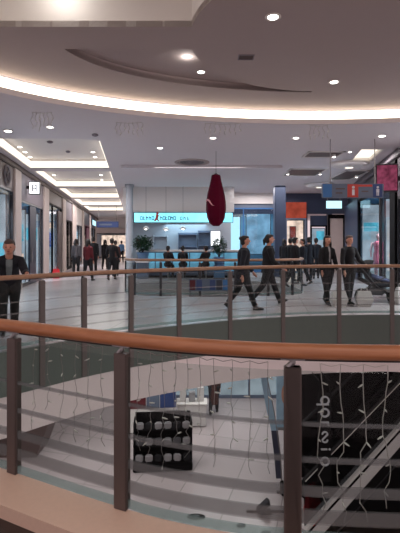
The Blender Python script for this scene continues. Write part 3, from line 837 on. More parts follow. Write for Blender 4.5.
for k, (x, w, h, m, lab) in enumerate(((-1.9, .7, 1.0, 'interior', 'pale shelf behind the cafe counter near the dark bush'), (-.6, .9, 1.1, 'signgrey', 'grey shelf in the middle behind the cafe counter'), (.2, .6, 1.1, 'signgrey', 'grey shelf behind the cafe counter by the white light panel'))):
    shelf_unit(lab, (x, YC+1.25, 0), 0, w, 1.9+.1*k, M[m])
lightbox('small bright white lit panel on the cafe back wall', (.75, YC+1.5, 1.35), 0, .5, .75, M['whitebox'], 'glowing_board')  # plain white light panel on the wall, not a sign
for k, (px, py, s) in enumerate(((146, 229, .16), (166, 230, .18), (183, 229, .16))):
    p = at(px, py, YC)
    t = thing('pendant_lamp', ('first', 'second', 'third')[k]+' warm glowing pendant lamp over the cafe counter from the round column', 'pendant lamp', (p.x, YC, p.z), group='cafe pendant lamps')
    MB().lathe([(.03, .14), (.07, .12), (s, 0), (s-.02, 0), (.05, .1)], n=18).build('shade', M['white'], t, smooth=True)
    MB().ball((0, 0, .03), .06, 12, 8).build('bulb', M['lamp'], t)
    MB().tube([(0, 0, .14), (0, 0, Z2-p.z)], .006, 6).build('cord', M['darksteel'], t)
def bush(name, label, p, R, pot, seed, squash=.8, stem=.0):
    rnd = random.Random(seed)
    t = thing(name, label, 'plant', p)
    MB().lathe([(pot*.75, 0), (pot, .28), (pot*1.08, .3), (pot*1.05, .32), (pot*.9, .3)], n=18).build('pot', M['pot'], t, smooth=True)
    b = MB()
    for i in range(5):
        a = rnd.random()*6.28; b.tube([(0, 0, .28), (.3*R*math.cos(a), .3*R*math.sin(a), .35+stem+.5*R), (.7*R*math.cos(a), .7*R*math.sin(a), .4+stem+R*1.2)], [.02, .015, .008], 6)
    b.build('stem', M['browncoat'], t)
    b = MB()
    for i in range(650):
        u = rnd.random()*6.28; w = rnd.uniform(-1, 1); r = R*rnd.uniform(.45, 1)
        q = Vector((r*math.sqrt(1-w*w)*math.cos(u), r*math.sqrt(1-w*w)*math.sin(u), .35+stem+R*squash+r*w*squash))
        d = Vector((math.cos(u)+rnd.uniform(-.5, .5), math.sin(u)+rnd.uniform(-.5, .5), rnd.uniform(-.6, .8))).normalized()
        sd = d.cross(Vector((0, 0, 1))).normalized(); l = R*rnd.uniform(.22, .34); ww = l*.42
        up = d.cross(sd)*.012
        b.add([q, q+d*l*.5+sd*ww, q+d*l, q+d*l*.5-sd*ww, q+d*l*.5+up], [(0, 1, 4), (1, 2, 4), (2, 3, 4), (3, 0, 4)])
    b.build('foliage', M['leaf'], t)
bush('potted_bush', 'round dark green bush in a pot at the column end of the cafe counter', (at(143, 243, 18.6).x, 18.6, .78), .43, .26, 3)
b = MB(); q = at(143, 243, 18.6); t = thing('plant_stand', 'low pale stand carrying the round dark bush', 'stand', (q.x, 18.6, 0))
MB().bbox(-.3, .3, -.28, .28, .68, .775, .02).build('top', M['white'], t); MB().bbox(-.24, .24, -.22, .22, 0, .68, .02).build('body', M['signgrey'], t)
bush('potted_plant', 'upright green plant in a blue pot below the red balloon', (at(219, 243, 18.4).x, 18.4, .6), .33, .24, 5, 1.25)
q = at(219, 243, 18.4); t = thing('plant_stand', 'blue pedestal under the upright green plant', 'stand', (q.x, 18.4, 0))
MB().bbox(-.22, .22, -.22, .22, .0, .595, .02).build('body', M['pot'], t); MB().bbox(-.25, .25, -.25, .25, .0, .06, .01).build('base', M['darksteel'], t)

# red hanging balloon-like pendant
Y = 12.2; p = at(216, 226, Y); s = Y/F
prof = [(y, w) for y, w in ((0, 3.0), (3, 6.6), (8, 8.8), (16, 10.0), (24, 9.8), (32, 8.6), (40, 6.6), (46, 5.2), (50, 4.6), (51, 4.2))]
t = thing('hanging_ornament', 'tall dark red balloon-shaped ornament hanging in the hall, with a pale swoosh', 'ornament', (p.x, Y, p.z))
b = MB().lathe([(w*s, y*s) for y, w in prof], n=10); b.build('body', M['red'], t)
b = MB(); pts = []
for k in range(7):
    f = k/6; a = math.radians(-165+62*f); r = 9.95*s*1.005
    pts.append((r*math.cos(a), r*math.sin(a), (24+2.6*math.sin(f*5)-2*f)*s))
b.tube(pts, [.01, .03, .05, .055, .045, .03, .01], 8, ry=.3); b.build('swoosh', mat('pale_pink_mark', (214, 150, 160), .6), t)
MB().lathe([(.05, 51*s), (.06, 51.5*s), (.02, 53*s)], n=14).build('cap', M['darksteel'], t)
MB().tube([(0, 0, 53*s), (0, 0, Z2-p.z)], .006, 6).build('cord', M['darksteel'], t)

# banner strip on the second railing
Yb = 12.3; a = at(189, 291, Yb); c = at(229, 279, Yb)
t = thing('banner_strip', 'blue and red poster strip fixed low on the railing before the cafe', 'banner', ((a.x+c.x)/2, Yb, a.z))
w = c.x-a.x; h = c.z-a.z
MB().box(-w/2, w/2, 0, .02, 0, h).build('board', M['signgrey'], t)
for k in range(6):
    x = -w/2+.02+k*w/6
    MB().box(x, x+w/6-.03, -.008, -.001, .03, h-.03).build('picture', M[('redcoat', 'signblue', 'signgrey', 'signblue', 'navy', 'midblue')[k]], t)
for x in (-w/2+.1, w/2-.1): MB().box(x-.012, x+.012, .0, .05, h-.03, h+.02).build('clip', M['steel'], t)
MB().box(-w/2, w/2, .03, .05, -a.z, -a.z+.03).build('foot', M['darksteel'], t)
for x in (-w/2+.03, w/2-.03): MB().box(x-.012, x+.012, .025, .05, -a.z, h).build('upright', M['darksteel'], t)

# mannequins
def mannequin(label, p, dress, rz, skirt=.24):
    t = thing('mannequin', label, 'mannequin', p, rz, 'shop window mannequins')
    MB().lathe([(.02, 0), (.2, .0), (.2, .015), (.02, .03), (.015, .2)], n=20).build('stand', M['steel'], t)
    b = MB(); b.ball((0, 0, 1.58), (.075, .09, .11), 14, 10); b.tube([(0, 0, 1.42), (0, 0, 1.52)], .045, 10)
    for s in (-1, 1):
        b.tube([(s*.19, 0, 1.38), (s*.25, .02, 1.12), (s*.24, -.06, .88)], [.045, .036, .026], 10); b.tube([(s*.08, 0, .7), (s*.08, .0, .4), (s*.075, .0, .1)], [.07, .055, .035], 10)
        b.ball((s*.075, -.04, .07), (.04, .1, .035), 10, 6)
    b.build('body', M['mannequin'], t, smooth=True)
    MB().lathe([(skirt, .58), (skirt*.8, .75), (.17, .98), (.135, 1.1), (.16, 1.25), (.19, 1.36), (.1, 1.43), (.06, 1.44)], n=20).build('dress', dress, t, smooth=True)
    return t
mannequin('mannequin in a pink dress behind the wide dark framed window', (at(369.5, 243, 16.4).x+.34, 16.4, 0), M['pinkish'], -.3).scale = (1.1, 1.1, 1.1)
mannequin('mannequin in a rose top in the narrow window by the dark pillar', (at(388, 243, 13.4).x+.3, 13.4, 0), mat('rose_fabric', (176, 70, 110), .7, var=.3, scale=20), .2, .2)
# ------------------------------------------------------------------ people
def remesh(mb, name, mat_, vox, parent, smooth_it=2):
    o = bpy.data.objects.new(name, mb.mesh(name, mat_)); COL.objects.link(o)
    r = o.modifiers.new('r', 'REMESH'); r.mode = 'VOXEL'; r.voxel_size = vox; r.use_smooth_shade = True
    s = o.modifiers.new('s', 'SMOOTH'); s.iterations = smooth_it; s.factor = .5
    dg = bpy.context.evaluated_depsgraph_get(); dg.update()
    me = bpy.data.meshes.new_from_object(o.evaluated_get(dg)); me.name = name
    o.modifiers.clear(); o.data = me
    me.materials.clear(); me.materials.append(mat_)
    o.parent = parent
    return o

def person(label, loc, rz, H=1.68, legs=((0, 0), (0, 0)), arms=((5, 12, 6), (5, 12, 6)), lean=0, head_turn=0, nod=0,
           top='jacket', bottom='trousers', hair='hairdark', hairstyle='short', coat=.0, female=False, shirt=None, vox=.014, group=None, seat=None, dz=0.0, hat=None):
    """legs: (swing, knee bend) per side; arms: (swing, elbow bend, abduction) per side, degrees; faces -Y before turning"""
    t = thing('person', label, 'person', loc, rz, group)
    R = math.radians
    k = H
    hip = Vector((0, 0, 0)); feet = []
    legj = []
    for (sw, kn), sx in zip(legs, (-1, 1)):
        a = R(sw); c = R(sw-kn)
        h = Vector((sx*.052*k, 0, 0)); kneep = h+Vector((0, -math.sin(a), -math.cos(a)))*.245*k; ank = kneep+Vector((0, -math.sin(c), -math.cos(c)))*.243*k
        legj.append((h, kneep, ank, c))
    low = min(j[2].z - (.0 if abs(j[3]) < .3 else .03*k*abs(math.sin(j[3]))) for j in legj)
    zoff = .042*k-low if seat is None else seat
    zoff += dz
    legj = [(a+Vector((0, 0, zoff)), b_+Vector((0, 0, zoff)), c_+Vector((0, 0, zoff)), d) for a, b_, c_, d in legj]
    pel = Vector((0, 0, zoff))
    tl = R(lean); ax = Vector((0, -math.sin(tl), math.cos(tl)))
    S = lambda f, fx=0, fy=0: pel+ax*f*k+Vector((fx*k, fy*k*math.cos(tl), fy*k*math.sin(tl)))
    sw_ = .084 if female else .098
    neck = S(.335); th = R(lean*.35+nod); hx = Vector((0, -math.sin(th), math.cos(th)))
    hc = neck+hx*.085*k+Vector((0, -.012*k, 0))
    hr = Matrix.Rotation(R(head_turn), 3, 'Z') @ Matrix.Rotation(th, 3, 'X')
    def HD(x, y, z): return hc+hr @ Vector((x*k, y*k, z*k))
    armj = []
    for (s, e, ab), sx in zip(arms, (-1, 1)):
        sh = S(.272, sx*sw_)
        a = R(s)+tl*.0; abd = R(ab)
        d1 = Vector((sx*math.sin(abd), -math.sin(a)*math.cos(abd), -math.cos(a)*math.cos(abd)))
        el = sh+d1*.172*k; a2 = a+R(e)
        d2 = Vector((-sx*.12*math.sin(R(e))+sx*math.sin(abd)*.5, -math.sin(a2), -math.cos(a2))).normalized()
        wr = el+d2*.148*k
        armj.append((sh, el, wr, d2, sx))
    # body, one surface
    b = MB()
    b.ball(hc, (.046*k, .055*k, .064*k), 16, 12, hr); b.ball(HD(0, -.016, -.036), (.034*k, .036*k, .028*k), 12, 8, hr)
    b.tube([HD(0, -.05, .012), HD(0, -.066, -.012), HD(0, -.053, -.016)], [.007*k, .011*k, .006*k], 8)
    for sx in (-1, 1): b.ball(HD(sx*.047, .004, -.004), (.008*k, .014*k, .019*k), 8, 6, hr)
    b.tube([S(.30), neck, hc], [.036*k, .032*k, .03*k], 10)
    b.tube([S(-.02), S(.06), S(.14), S(.24), S(.30)], [x*k for x in ((.082, .068, .062, .07, .055) if female else (.078, .072, .072, .08, .062))], 14, ry=.68)
    for (h, kn, an, c) in legj:
        b.tube([h, h.lerp(kn, .5), kn, kn.lerp(an, .35), an], [.058*k, .047*k, .034*k, .035*k, .021*k], 10)
        fd = Vector((0, -1, 0)) if abs(c) < .3 else Vector((0, -math.cos(c), math.sin(c)))
        b.tube([an+Vector((0, .012*k, -.02*k)), an+fd*.05*k+Vector((0, 0, -.024*k)), an+fd*.1*k+Vector((0, 0, -.028*k))], [.02*k, .02*k, .013*k], 8)
    for (sh, el, wr, d, sx) in armj:
        b.tube([S(.295, sx*.035), sh, sh.lerp(el, .5), el, el.lerp(wr, .3), wr], [.036*k, .034*k, .031*k, .024*k, .024*k, .015*k], 10)
        side = d.cross(Vector((1, 0, 0))).normalized(); acr = d.cross(side).normalized()
        pc = wr+d*.028*k
        b.tube([wr, pc, wr+d*.052*k], [.014*k, .019*k, .017*k], 8)
        for f, (o_, ln) in enumerate(((-.013, .036), (-.0045, .043), (.0045, .041), (.013, .032))):
            q = wr+d*.048*k+side*o_*k; cu = acr*(sx*-.25)
            b.tube([q, q+(d+cu*.4).normalized()*ln*.5*k, q+(d+cu).normalized()*ln*k], [.0052*k, .005*k, .004*k], 6)
        q = wr+d*.015*k-side*.014*k
        b.tube([q, q+(d*.6-side*.8).normalized()*.02*k, q+(d*.9-side*.5).normalized()*.04*k], [.006*k, .0058*k, .0045*k], 6)
    remesh(b, 'body', M['skin'], min(vox, .011), t, 1)
    for sx in (-1, 1):
        e = MB().ball(HD(sx*.019, -.051, .006), (.006*k, .004*k, .0042*k), 8, 6, hr).build('eye', M['eye'], t, smooth=True)
    MB().ball(HD(0, -.056, -.033), (.014*k, .004*k, .004*k), 10, 6, hr).build('mouth', M['lips'], t, smooth=True)
    # trousers
    b = MB()
    b.tube([S(-.03), S(.03), S(.075)], [.086*k, .083*k, .076*k], 14, ry=.74)
    for (h, kn, an, c) in legj:
        b.tube([h+Vector((0, 0, .02*k)), h.lerp(kn, .5), kn, kn.lerp(an, .4), an.lerp(kn, .06)], [.068*k, .056*k, .043*k, .041*k, .034*k], 12)
    remesh(b, 'trousers', M[bottom], vox, t)
    # upper garment
    b = MB()
    g = .013*k
    hem = -.02-coat
    prof = [(hem, .088+coat*.14), (.0, .086), (.06, .08), (.14, .074), (.23, .084), (.285, .07), (.325, .042)] if female else [(hem, .09+coat*.06), (.0, .088), (.06, .086), (.14, .084), (.23, .095), (.285, .082), (.325, .046)]
    b.tube([S(f) for f, r in prof], [r*k+g*.5 for f, r in prof], 16, ry=.74)
    for (sh, el, wr, d, sx) in armj:
        b.tube([S(.295, sx*.03), sh, sh.lerp(el, .5), el, el.lerp(wr, .5), el.lerp(wr, .93)], [.04*k, .042*k, .038*k, .034*k, .031*k, .027*k], 12)
    jk = remesh(b, 'jacket', M[top], vox, t)
    if shirt:
        s = MB(); s.tube([S(.1, 0, -.066), S(.2, 0, -.078), S(.28, 0, -.068), S(.325, 0, -.03)], [.022*k, .026*k, .03*k, .03*k], 10, ry=.5)
        remesh(s, 'shirt_front', M[shirt], min(vox, .011), t, 1)
    # shoes
    for (h, kn, an, c) in legj:
        fd = Vector((0, -1, 0)) if abs(c) < .3 else Vector((0, -math.cos(c), math.sin(c)))
        dn = Vector((0, 0, -1)) if abs(c) < .3 else Vector((0, -math.sin(c), -math.cos(c)))
        s = MB(); s.tube([an+dn*.018*k-fd*.028*k, an+dn*.018*k+fd*.03*k, an+dn*.024*k+fd*.08*k, an+dn*.028*k+fd*.115*k], [.023*k, .026*k, .022*k, .013*k], 10)
        s.tube([an-dn*.01*k, an+dn*.02*k], [.027*k, .026*k], 10)
        o = s.build('shoe', M['shoe'], t, smooth=True)
    # hair
    b = MB()
    if hairstyle == 'bald':
        for sx in (-1, 1): b.ball(HD(sx*.036, .02, .0), (.016*k, .03*k, .026*k), 10, 8, hr)
        b.ball(HD(0, .034, .0), (.036*k, .026*k, .034*k), 12, 8, hr); b.ball(HD(0, .012, .034), (.042*k, .042*k, .034*k), 14, 8, hr)
    else:
        b.ball(HD(0, .018, .012), (.052*k, .053*k, .06*k), 16, 10, hr)
        b.ball(HD(0, -.016, .045), (.042*k, .036*k, .022*k), 12, 8, hr); b.ball(HD(0, .028, -.016), (.048*k, .042*k, .05*k), 14, 8, hr)
    if hairstyle == 'long':
        b.tube([HD(0, .036, .02), HD(0, .05, -.05), HD(0, .054, -.12)], [.05*k, .055*k, .04*k], 12, ry=.6)
        for sx in (-1, 1): b.tube([HD(sx*.042, .0, .02), HD(sx*.05, .004, -.05), HD(sx*.05, -.006, -.115)], [.016*k, .02*k, .012*k], 8)
    if hairstyle == 'bun': b.ball(HD(0, .062, .03), .026*k, 12, 8)
    if hairstyle == 'tail': b.tube([HD(0, .055, .02), HD(0, .08, -.02), HD(0, .078, -.09)], [.018*k, .022*k, .01*k], 10)
    remesh(b, 'hair', M[hair], min(vox, .011), t, 1)
    t['_w'] = [list(j[2]) for j in armj]
    del t['_w']
    return t, armj
def wpos(t, v):
    return Matrix.Translation(t.location) @ Matrix.Rotation(t.rotation_euler.z, 4, 'Z') @ v

def gp(px, py):
    """floor point seen at a pixel"""
    Y = CAMZ*F/(py-HY); return (at(px, py, Y).x, Y, 0)
R90 = PI/2
# man leaning on the far railing
mp, marm = person('man in an open dark jacket leaning on the railing with one hand on the handrail', (-3.12, 7.18, 0), .42, 1.72, ((8, 14), (-14, 4)), ((30, 66, 4), (50, 42, 12)),
       lean=47, nod=-6, head_turn=-8, top='navycoat', bottom='greytrousers', hair='hairgrey', hairstyle='short', shirt='shirt', vox=.013)
# walking pair
person('woman with hair in a bun, dark jacket, striding behind another walker', gp(243, 309.5), R90, 1.68, ((20, 3), (-15, 22)), ((-12, 14, 4), (14, 24, 4)), lean=3, female=True, hairstyle='bun', coat=.1, top='navycoat')
person('walker with dark ponytail and dark top, one step ahead of the hair bun', gp(268, 304.6), R90, 1.72, ((-19, 20), (22, 3)), ((16, 40, 4), (-10, 12, 4)), lean=2, female=True, hairstyle='tail', coat=.04, top='jacket', bottom='trousers')
# pair with bags
pw, _ = person('woman with long dark hair, dark coat and grey scarf walking with a white bag', gp(327, 304), .2, 1.68, ((16, 3), (-12, 16)), ((6, 20, 10), (10, 14, 10)), female=True, hairstyle='long', coat=.09, top='jacket', shirt='scarf')
person('person with reddish face and black jacket standing beside the pushchair', gp(349, 305), .35, 1.66, ((6, 2), (-6, 4)), ((8, 16, 12), (26, 40, 10)), hairstyle='short', hair='hairgrey', coat=.05, top='jacket')
# crowd behind
CR = dict(vox=.022)
person('stroller in a dark coat behind the walkers, beside the square column', gp(284, 278), 2.6, 1.66, ((10, 2), (-10, 10)), female=True, hairstyle='long', top='jacket', **CR)
person('broad person in a black coat passing the orange headed shop', gp(295, 286), 1.9, 1.7, ((18, 4), (-14, 20)), coat=.08, top='jacket', **CR)
person('person in a black anorak next to the rail end, before the orange shop', gp(303, 284), -1.6, 1.64, ((14, 4), (-12, 16)), coat=.05, top='navycoat', **CR)
person('person in a dark blue coat walking off before the dark blue wall', gp(309, 281), 3.0, 1.72, ((12, 4), (-12, 16)), coat=.1, top='navycoat', **CR)
person('dark dressed person glimpsed behind the stepping walker, by the blue poster', gp(276, 275), 0.4, 1.66, ((4, 2), (-4, 4)), top='trousers', **CR)
person('dark dressed person half hidden in the crowd behind the broad black coat', gp(290.5, 281), 2.4, 1.68, ((10, 2), (-10, 10)), coat=.06, top='jacket', **CR)
person('last dark dressed person of the crowd, by the narrow cyan lit window', gp(316, 278.5), 2.9, 1.7, ((10, 2), (-10, 10)), top='navycoat', **CR)
# corridor
person('person in a pale grey top and dark hair by the corridor shops', gp(76, 276), 3.3, 1.66, ((8, 2), (-8, 8)), top='greycoat', female=True, hairstyle='long', **CR)
person('person in a red jacket walking up the corridor', gp(88, 281), 2.9, 1.66, ((16, 3), (-12, 18)), top='redcoat', hairstyle='long', female=True, **CR)
person('person in black close beside the red jacket in the corridor', gp(93.5, 274), 3.3, 1.78, ((12, 3), (-12, 14)), top='jacket', **CR)
person('slim person in dark clothes a few steps ahead of the broad couple in the corridor', gp(105, 269), 3.1, 1.68, ((10, 3), (-10, 14)), top='jacket', female=True, hairstyle='long', **CR)
person('broad person in a black coat in the middle of the corridor', gp(112, 279.5), 3.05, 1.68, ((12, 3), (-10, 14)), ((8, 40, 14), (8, 50, 14)), top='jacket', coat=.06, **CR)
person('companion in a dark coat walking half behind the broad person in the corridor', gp(115.5, 276), 3.2, 1.6, ((10, 3), (-10, 14)), top='browncoat', coat=.06, **CR)
person('far person in a blue top near the bright shop at the corridor end', gp(121.5, 262), 3.0, 1.66, ((10, 3), (-10, 14)), top='pot', **CR)
# cafe guests on stools
for px, lab in ((168, 'first'), (183, 'second'), (206, 'third')):
    q = at(px, 243, 18.0)
    st = thing('bar_stool', 'low dark stool carrying the %s cafe guest from the bush' % lab, 'stool', (q.x, 18.0, 0), group='cafe stools')
    MB().lathe([(.17, .42), (.19, .44), (.18, .47), (.02, .475)], n=18).build('seat', M['black'], st, smooth=True)
    MB().tube([(0, 0, .02), (0, 0, .43)], .025, 8).build('stem', M['steel'], st)
    MB().lathe([(.2, 0), (.2, .015), (.03, .03)], n=18).build('base', M['steel'], st)
    person('%s dark dressed guest from the bush, sitting before the cafe counter' % lab, (q.x, 18.02, 0), PI+.2*(px-180)/10, 1.62, ((82, 84), (80, 84)), ((40, 50, 2), (40, 50, 2)), top='jacket', seat=.6, **CR)

# bags and pushchair
def carrier(label, p, rz, w, h, m, group=None, name='shopping_bag'):
    t = thing(name, label, 'bag', p, rz, group)
    b = MB(); d = w*.45
    vs = [(-w*.4, -d*.4, 0), (w*.4, -d*.4, 0), (w*.4, d*.4, 0), (-w*.4, d*.4, 0), (-w*.54, -d*.6, h*.45), (w*.54, -d*.6, h*.45), (w*.54, d*.6, h*.45), (-w*.54, d*.6, h*.45),
          (-w*.4, -d*.25, h), (w*.4, -d*.25, h), (w*.4, d*.25, h), (-w*.4, d*.25, h)]
    b.add(vs, [(3, 2, 1, 0), (0, 1, 5, 4), (1, 2, 6, 5), (2, 3, 7, 6), (3, 0, 4, 7), (4, 5, 9, 8), (5, 6, 10, 9), (6, 7, 11, 10), (7, 4, 8, 11), (8, 9, 10, 11)])
    b.build('sack', m, t)
    for s in (-1, 1): MB().tube([(-w*.2, s*d*.2, h*.97), (-w*.17, s*d*.16, h*1.2), (w*.17, s*d*.16, h*1.2), (w*.2, s*d*.2, h*.97)], .008, 6).build('handle', m, t)
    return t
g = gp(331, 303); carrier('white carrier bag by the legs of the woman with the grey scarf', (g[0]-.02, g[1]-.68, 0), .1, .36, .38, M['bagwhite'], 'white carrier bags')
g = gp(358, 304); carrier('wide white carrier bag next to the pushchair', (g[0], g[1]-.4, 0), -.1, .36, .36, M['bagwhite'], 'white carrier bags')
def pushchair(label, p, rz):
    t = thing('pushchair', label, 'pushchair', p, rz)
    for (x, y) in ((-.22, -.34), (.22, -.34), (-.25, .32), (.25, .32)):
        r = .11 if y < 0 else .14
        w = MB(); w.tube([(x+.0, y+r*.78*math.cos(a*PI/9), r+r*.78*math.sin(a*PI/9)) for a in range(19)], r*.22, 8)
        o = w.build('wheel', M['rubber'], t, smooth=True)
        MB().tube([(x-.03, y, r), (x+.03, y, r)], .03, 10).build('hub', M['steel'], o)
    f = MB()
    for s in (-1, 1):
        f.tube([(s*.25, .32, .14), (s*.24, .05, .45), (s*.24, -.2, .62)], .014, 8); f.tube([(s*.22, -.34, .11), (s*.24, .0, .42), (s*.25, .45, 1.02)], .014, 8)
    f.tube([(-.25, .32, .14), (.25, .32, .14)], .012, 8); f.tube([(-.22, -.34, .11), (.22, -.34, .11)], .012, 8)
    f.build('frame', M['darksteel'], t, smooth=True)
    MB().tube([(-.25, .45, 1.02), (0, .47, 1.04), (.25, .45, 1.02)], .018, 8).build('handlebar', M['rubber'], t, smooth=True)
    MB().tube([(0, -.3, .42), (0, -.05, .4), (0, .16, .62), (0, .26, .84)], [.13, .19, .2, .17], 14, ry=.45).build('seat', M['navycoat'], t, smooth=True)
    h = MB(); vs = []; fs = []
    for r in (.3, .27):
        for i in range(8):
            th = math.radians(-5+115*i/7)
            for j in range(11):
                ph = PI*j/10
                vs.append((r*.85*math.cos(ph), .14+r*math.sin(ph)*math.cos(th), .72+r*math.sin(ph)*math.sin(th)))
    for i in range(7):
        for j in range(10):
            q = i*11+j; fs.append((q, q+1, q+12, q+11)); q += 88; fs.append((q, q+11, q+12, q+1))
    for j in range(10): fs.append((j, j+88, j+89, j+1)); q = 77+j; fs.append((q, q+1, q+89, q+88))
    h.add(vs, fs); h.build('hood', M['jacket'], t, smooth=True)
    MB().bbox(-.19, .19, -.18, .24, .17, .33, .03).build('basket', M['greycoat'], t)
    MB().tube([(0, -.32, .5), (0, -.1, .56), (0, .1, .62)], [.1, .17, .17], 12, ry=.35).build('blanket', mat('dusty_blue_blanket', (96, 104, 140), .8), t, smooth=True)
    return t
g = gp(378, 302); pushchair('dark pushchair with hood and bluish blanket behind the railing', (g[0], g[1]+.15, 0), 1.2).scale = (1.12, 1.12, 1.05)
g = gp(394, 300); carrier('white sack standing at the far wheel of the pushchair', (g[0]-.16, g[1]-.78, 0), .3, .32, .42, M['bagwhite'])
g = Lpt(18.7); carrier('small red bag standing against the beige pilaster past the second shop', (g[0]+.45, g[1], 0), .3, .3, .4, M['redbag'])

# ------------------------------------------------------------------ storey below
ZL = -4.5
def lo(px, py):
    Y = (CAMZ-ZL)*F/(py-HY); return (at(px, py, Y).x, Y, ZL)
b = MB(); b.box(-9, 9, 17.2, 17.4, ZL, -1.2)
struct(b.build('wall_lower_back', M['white']), 'back wall of the storey below')
t = thing('lower_shopfront', 'pale blue lit shopfront on the floor below, behind the walking person', 'shopfront', (0.8, 17.0, ZL))
MB().box(-3.6, 2.6, .05, .1, .12, 2.6).build('lit_glass', emit('pale_blue_shop', (188, 200, 212), .5, .3, 1.5), t)
b = MB()
for x in (-3.6, -2.0, -.4, 1.1, 2.6): b.box(x-.04, x+.04, 0, .12, 0, 2.6)
b.box(-3.6, 2.6, 0, .12, 2.6, 2.9); b.box(-3.6, 2.6, 0, .12, 0, .12); b.build('frame', M['signgrey'], t)
# black wall behind the escalator
EA = math.radians(26.5); EO = (2.03, 8.5)
def esc(s, l): return (EO[0]+s*math.cos(EA)-l*math.sin(EA), EO[1]+s*math.sin(EA)+l*math.cos(EA))
p = esc(1.75, 2.2); b = MB(); b.box(0, 6.0, 0, .15, 0, 3.28)
struct(b.build('wall_lower_black', M['black'], None, (p[0], p[1], ZL), EA), 'black shop wall behind the escalator')
q = [esc(-.4, -.9), esc(6, -.9), esc(6, 1.54), esc(1.0, 1.54)]
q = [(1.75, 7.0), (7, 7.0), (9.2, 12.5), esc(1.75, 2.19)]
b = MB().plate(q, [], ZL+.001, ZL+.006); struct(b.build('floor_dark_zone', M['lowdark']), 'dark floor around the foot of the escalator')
# vertical lettering on the black wall
t = thing('hanging_sign', 'narrow black sign strip with a column of pale letters hanging before the escalator', 'sign', (2.41, 8.5, -3.12))
MB().bbox(-.13, .13, .0, .03, 0, 1.72, .008).build('board', M['black'], t)
for x in (-.1, .1): MB().tube([(x, .015, 1.7), (x, .015, 1.95), (x, .62, 1.95)], .01, 6).build('hanger', M['black'], t)
def glyph(kind):
    g = MB(); r = .075
    arc = lambda a0, a1, cx=0, cz=0, rr=r: [(cx+rr*math.cos(math.radians(a0+(a1-a0)*i/14)), 0, cz+rr*math.sin(math.radians(a0+(a1-a0)*i/14))) for i in range(15)]
    if kind == 'd': g.tube(arc(0, 360), .018, 6); g.tube([(-.16, 0, -r), (r, 0, -r)], .018, 6)
    elif kind == 'o': g.tube(arc(0, 360), .02, 6)
    elif kind == 'r': g.tube([(-r, 0, .05), (r, 0, .05)], .018, 6); g.tube(arc(90, 0, -.0, -.02, .07), .018, 6)
    elif kind == 's': g.tube(arc(180, 0, -.0, .05, .05)+arc(180, 360, .0, -.05, .05)[::1], .017, 6)
    elif kind == 'i': g.tube([(-r, 0, 0), (r*.6, 0, 0)], .018, 6); g.ball((r*1.2, 0, 0), .022, 8, 6)
    elif kind == 'n': g.tube([(-r, 0, .06), (r*.3, 0, .06)]+[(.02+.06*math.cos(math.radians(a)), 0, .06*math.sin(math.radians(a))) for a in (90, 45, 0, -45, -90)]+[(-r, 0, -.06)], .018, 6)
    return g
for i, ch in enumerate('dorsio'):
    glyph(ch).build('letter', M['letterwhite'], t, (0, -.012, 1.58-.235*i))
t = thing('light_garland', 'row of tiny pale lights high on the black wall behind the escalator', 'string lights', (*esc(4.0, 2.17), -2.5), EA)
MB().tube([(-.9, 0, .01), (0, 0, 0), (1.6, 0, .01)], .005, 6).build('wire', M['black'], t)
for i in range(17): MB().ball((-.9+.155*i, -.01, -.005), .018, 8, 6).build('bulb', M['letterwhite'], t)
g = esc(1.15, 1.0); carrier('tall red bag standing on the dark floor at the foot of the escalator', (*esc(.72, .62), ZL+.008), EA, .32, .72, M['redbag'])
# escalator
t = thing('escalator', 'escalator with pale metal side bands and dark glass rising from the floor below', 'escalator', (EO[0], EO[1], ZL), EA)
SL = .577; S0, S1 = .05, 4.4
def ez(s, h): return max(0.0, .4+SL*s)+h
def sweep(l0, l1, h0, h1, s0=None, s1=S1):
    s0 = S0 if s0 is None else s0; b = MB(); vs = []
    pts = [s0, s1]
    for s in pts:
        z = .4+SL*s
        vs += [(s, l0, z+h0), (s, l1, z+h0), (s, l1, z+h1), (s, l0, z+h1)]
    return b.add(vs, [(0, 1, 2, 3), (7, 6, 5, 4), (0, 4, 5, 1), (1, 5, 6, 2), (2, 6, 7, 3), (3, 7, 4, 0)])
for l in (0.0, 1.15):
    S0 = .05 if l == 0 else .95
    sweep(l, l+.16, -.03, .04).build('deck_band', M['alu'] if l == 0 else M['black'], t)
    sweep(l-.012, l, -.4, -.08).build('side_band', M['alu'] if l == 0 else M['black'], t)
    sweep(l-.012, l, -.72, -.68).build('lower_trim', M['darksteel'] if l == 0 else M['black'], t)
    sweep(l-.02, l-.001, -.075, -.055).build('groove', M['black'], t)
    sweep(l+.07, l+.085, .04, .93).build('balustrade', M['darkglass'], t)
    sweep(l+.05, l+.105, .93, .98).build('handrail', M['rubber'], t)
    sweep(l+.04, l+.05, .925, .94).build('handrail_glint', M['alu'] if l == 0 else M['black'], t)  # pale strip paints the near handrail's highlight; far copy stays black
sweep(.0, 1.3, -.75, -.42, .95).build('truss', M['black'], t)
for i in range(12):
    s = .95+i*.34
    MB().box(s, s+.34, .17, 1.14, .4+SL*s-.25, .4+SL*s+.0).build('step', M['black'], t)
# dark unit at the edge
t = thing('dark_cabinet', 'dark cabinet with an overhanging top on the lower floor, under the pale slab band', 'cabinet', (-5.2, 12.3, ZL))
MB().prism([(-1.2, 0), (.62, 0), (1.02, 1.1), (-1.2, 1.1)], 0, 1.0).build('body', M['brown'], t)
MB().bbox(-1.25, 1.1, -.04, 1.04, 1.1, 1.16, .01).build('top', M['black'], t)
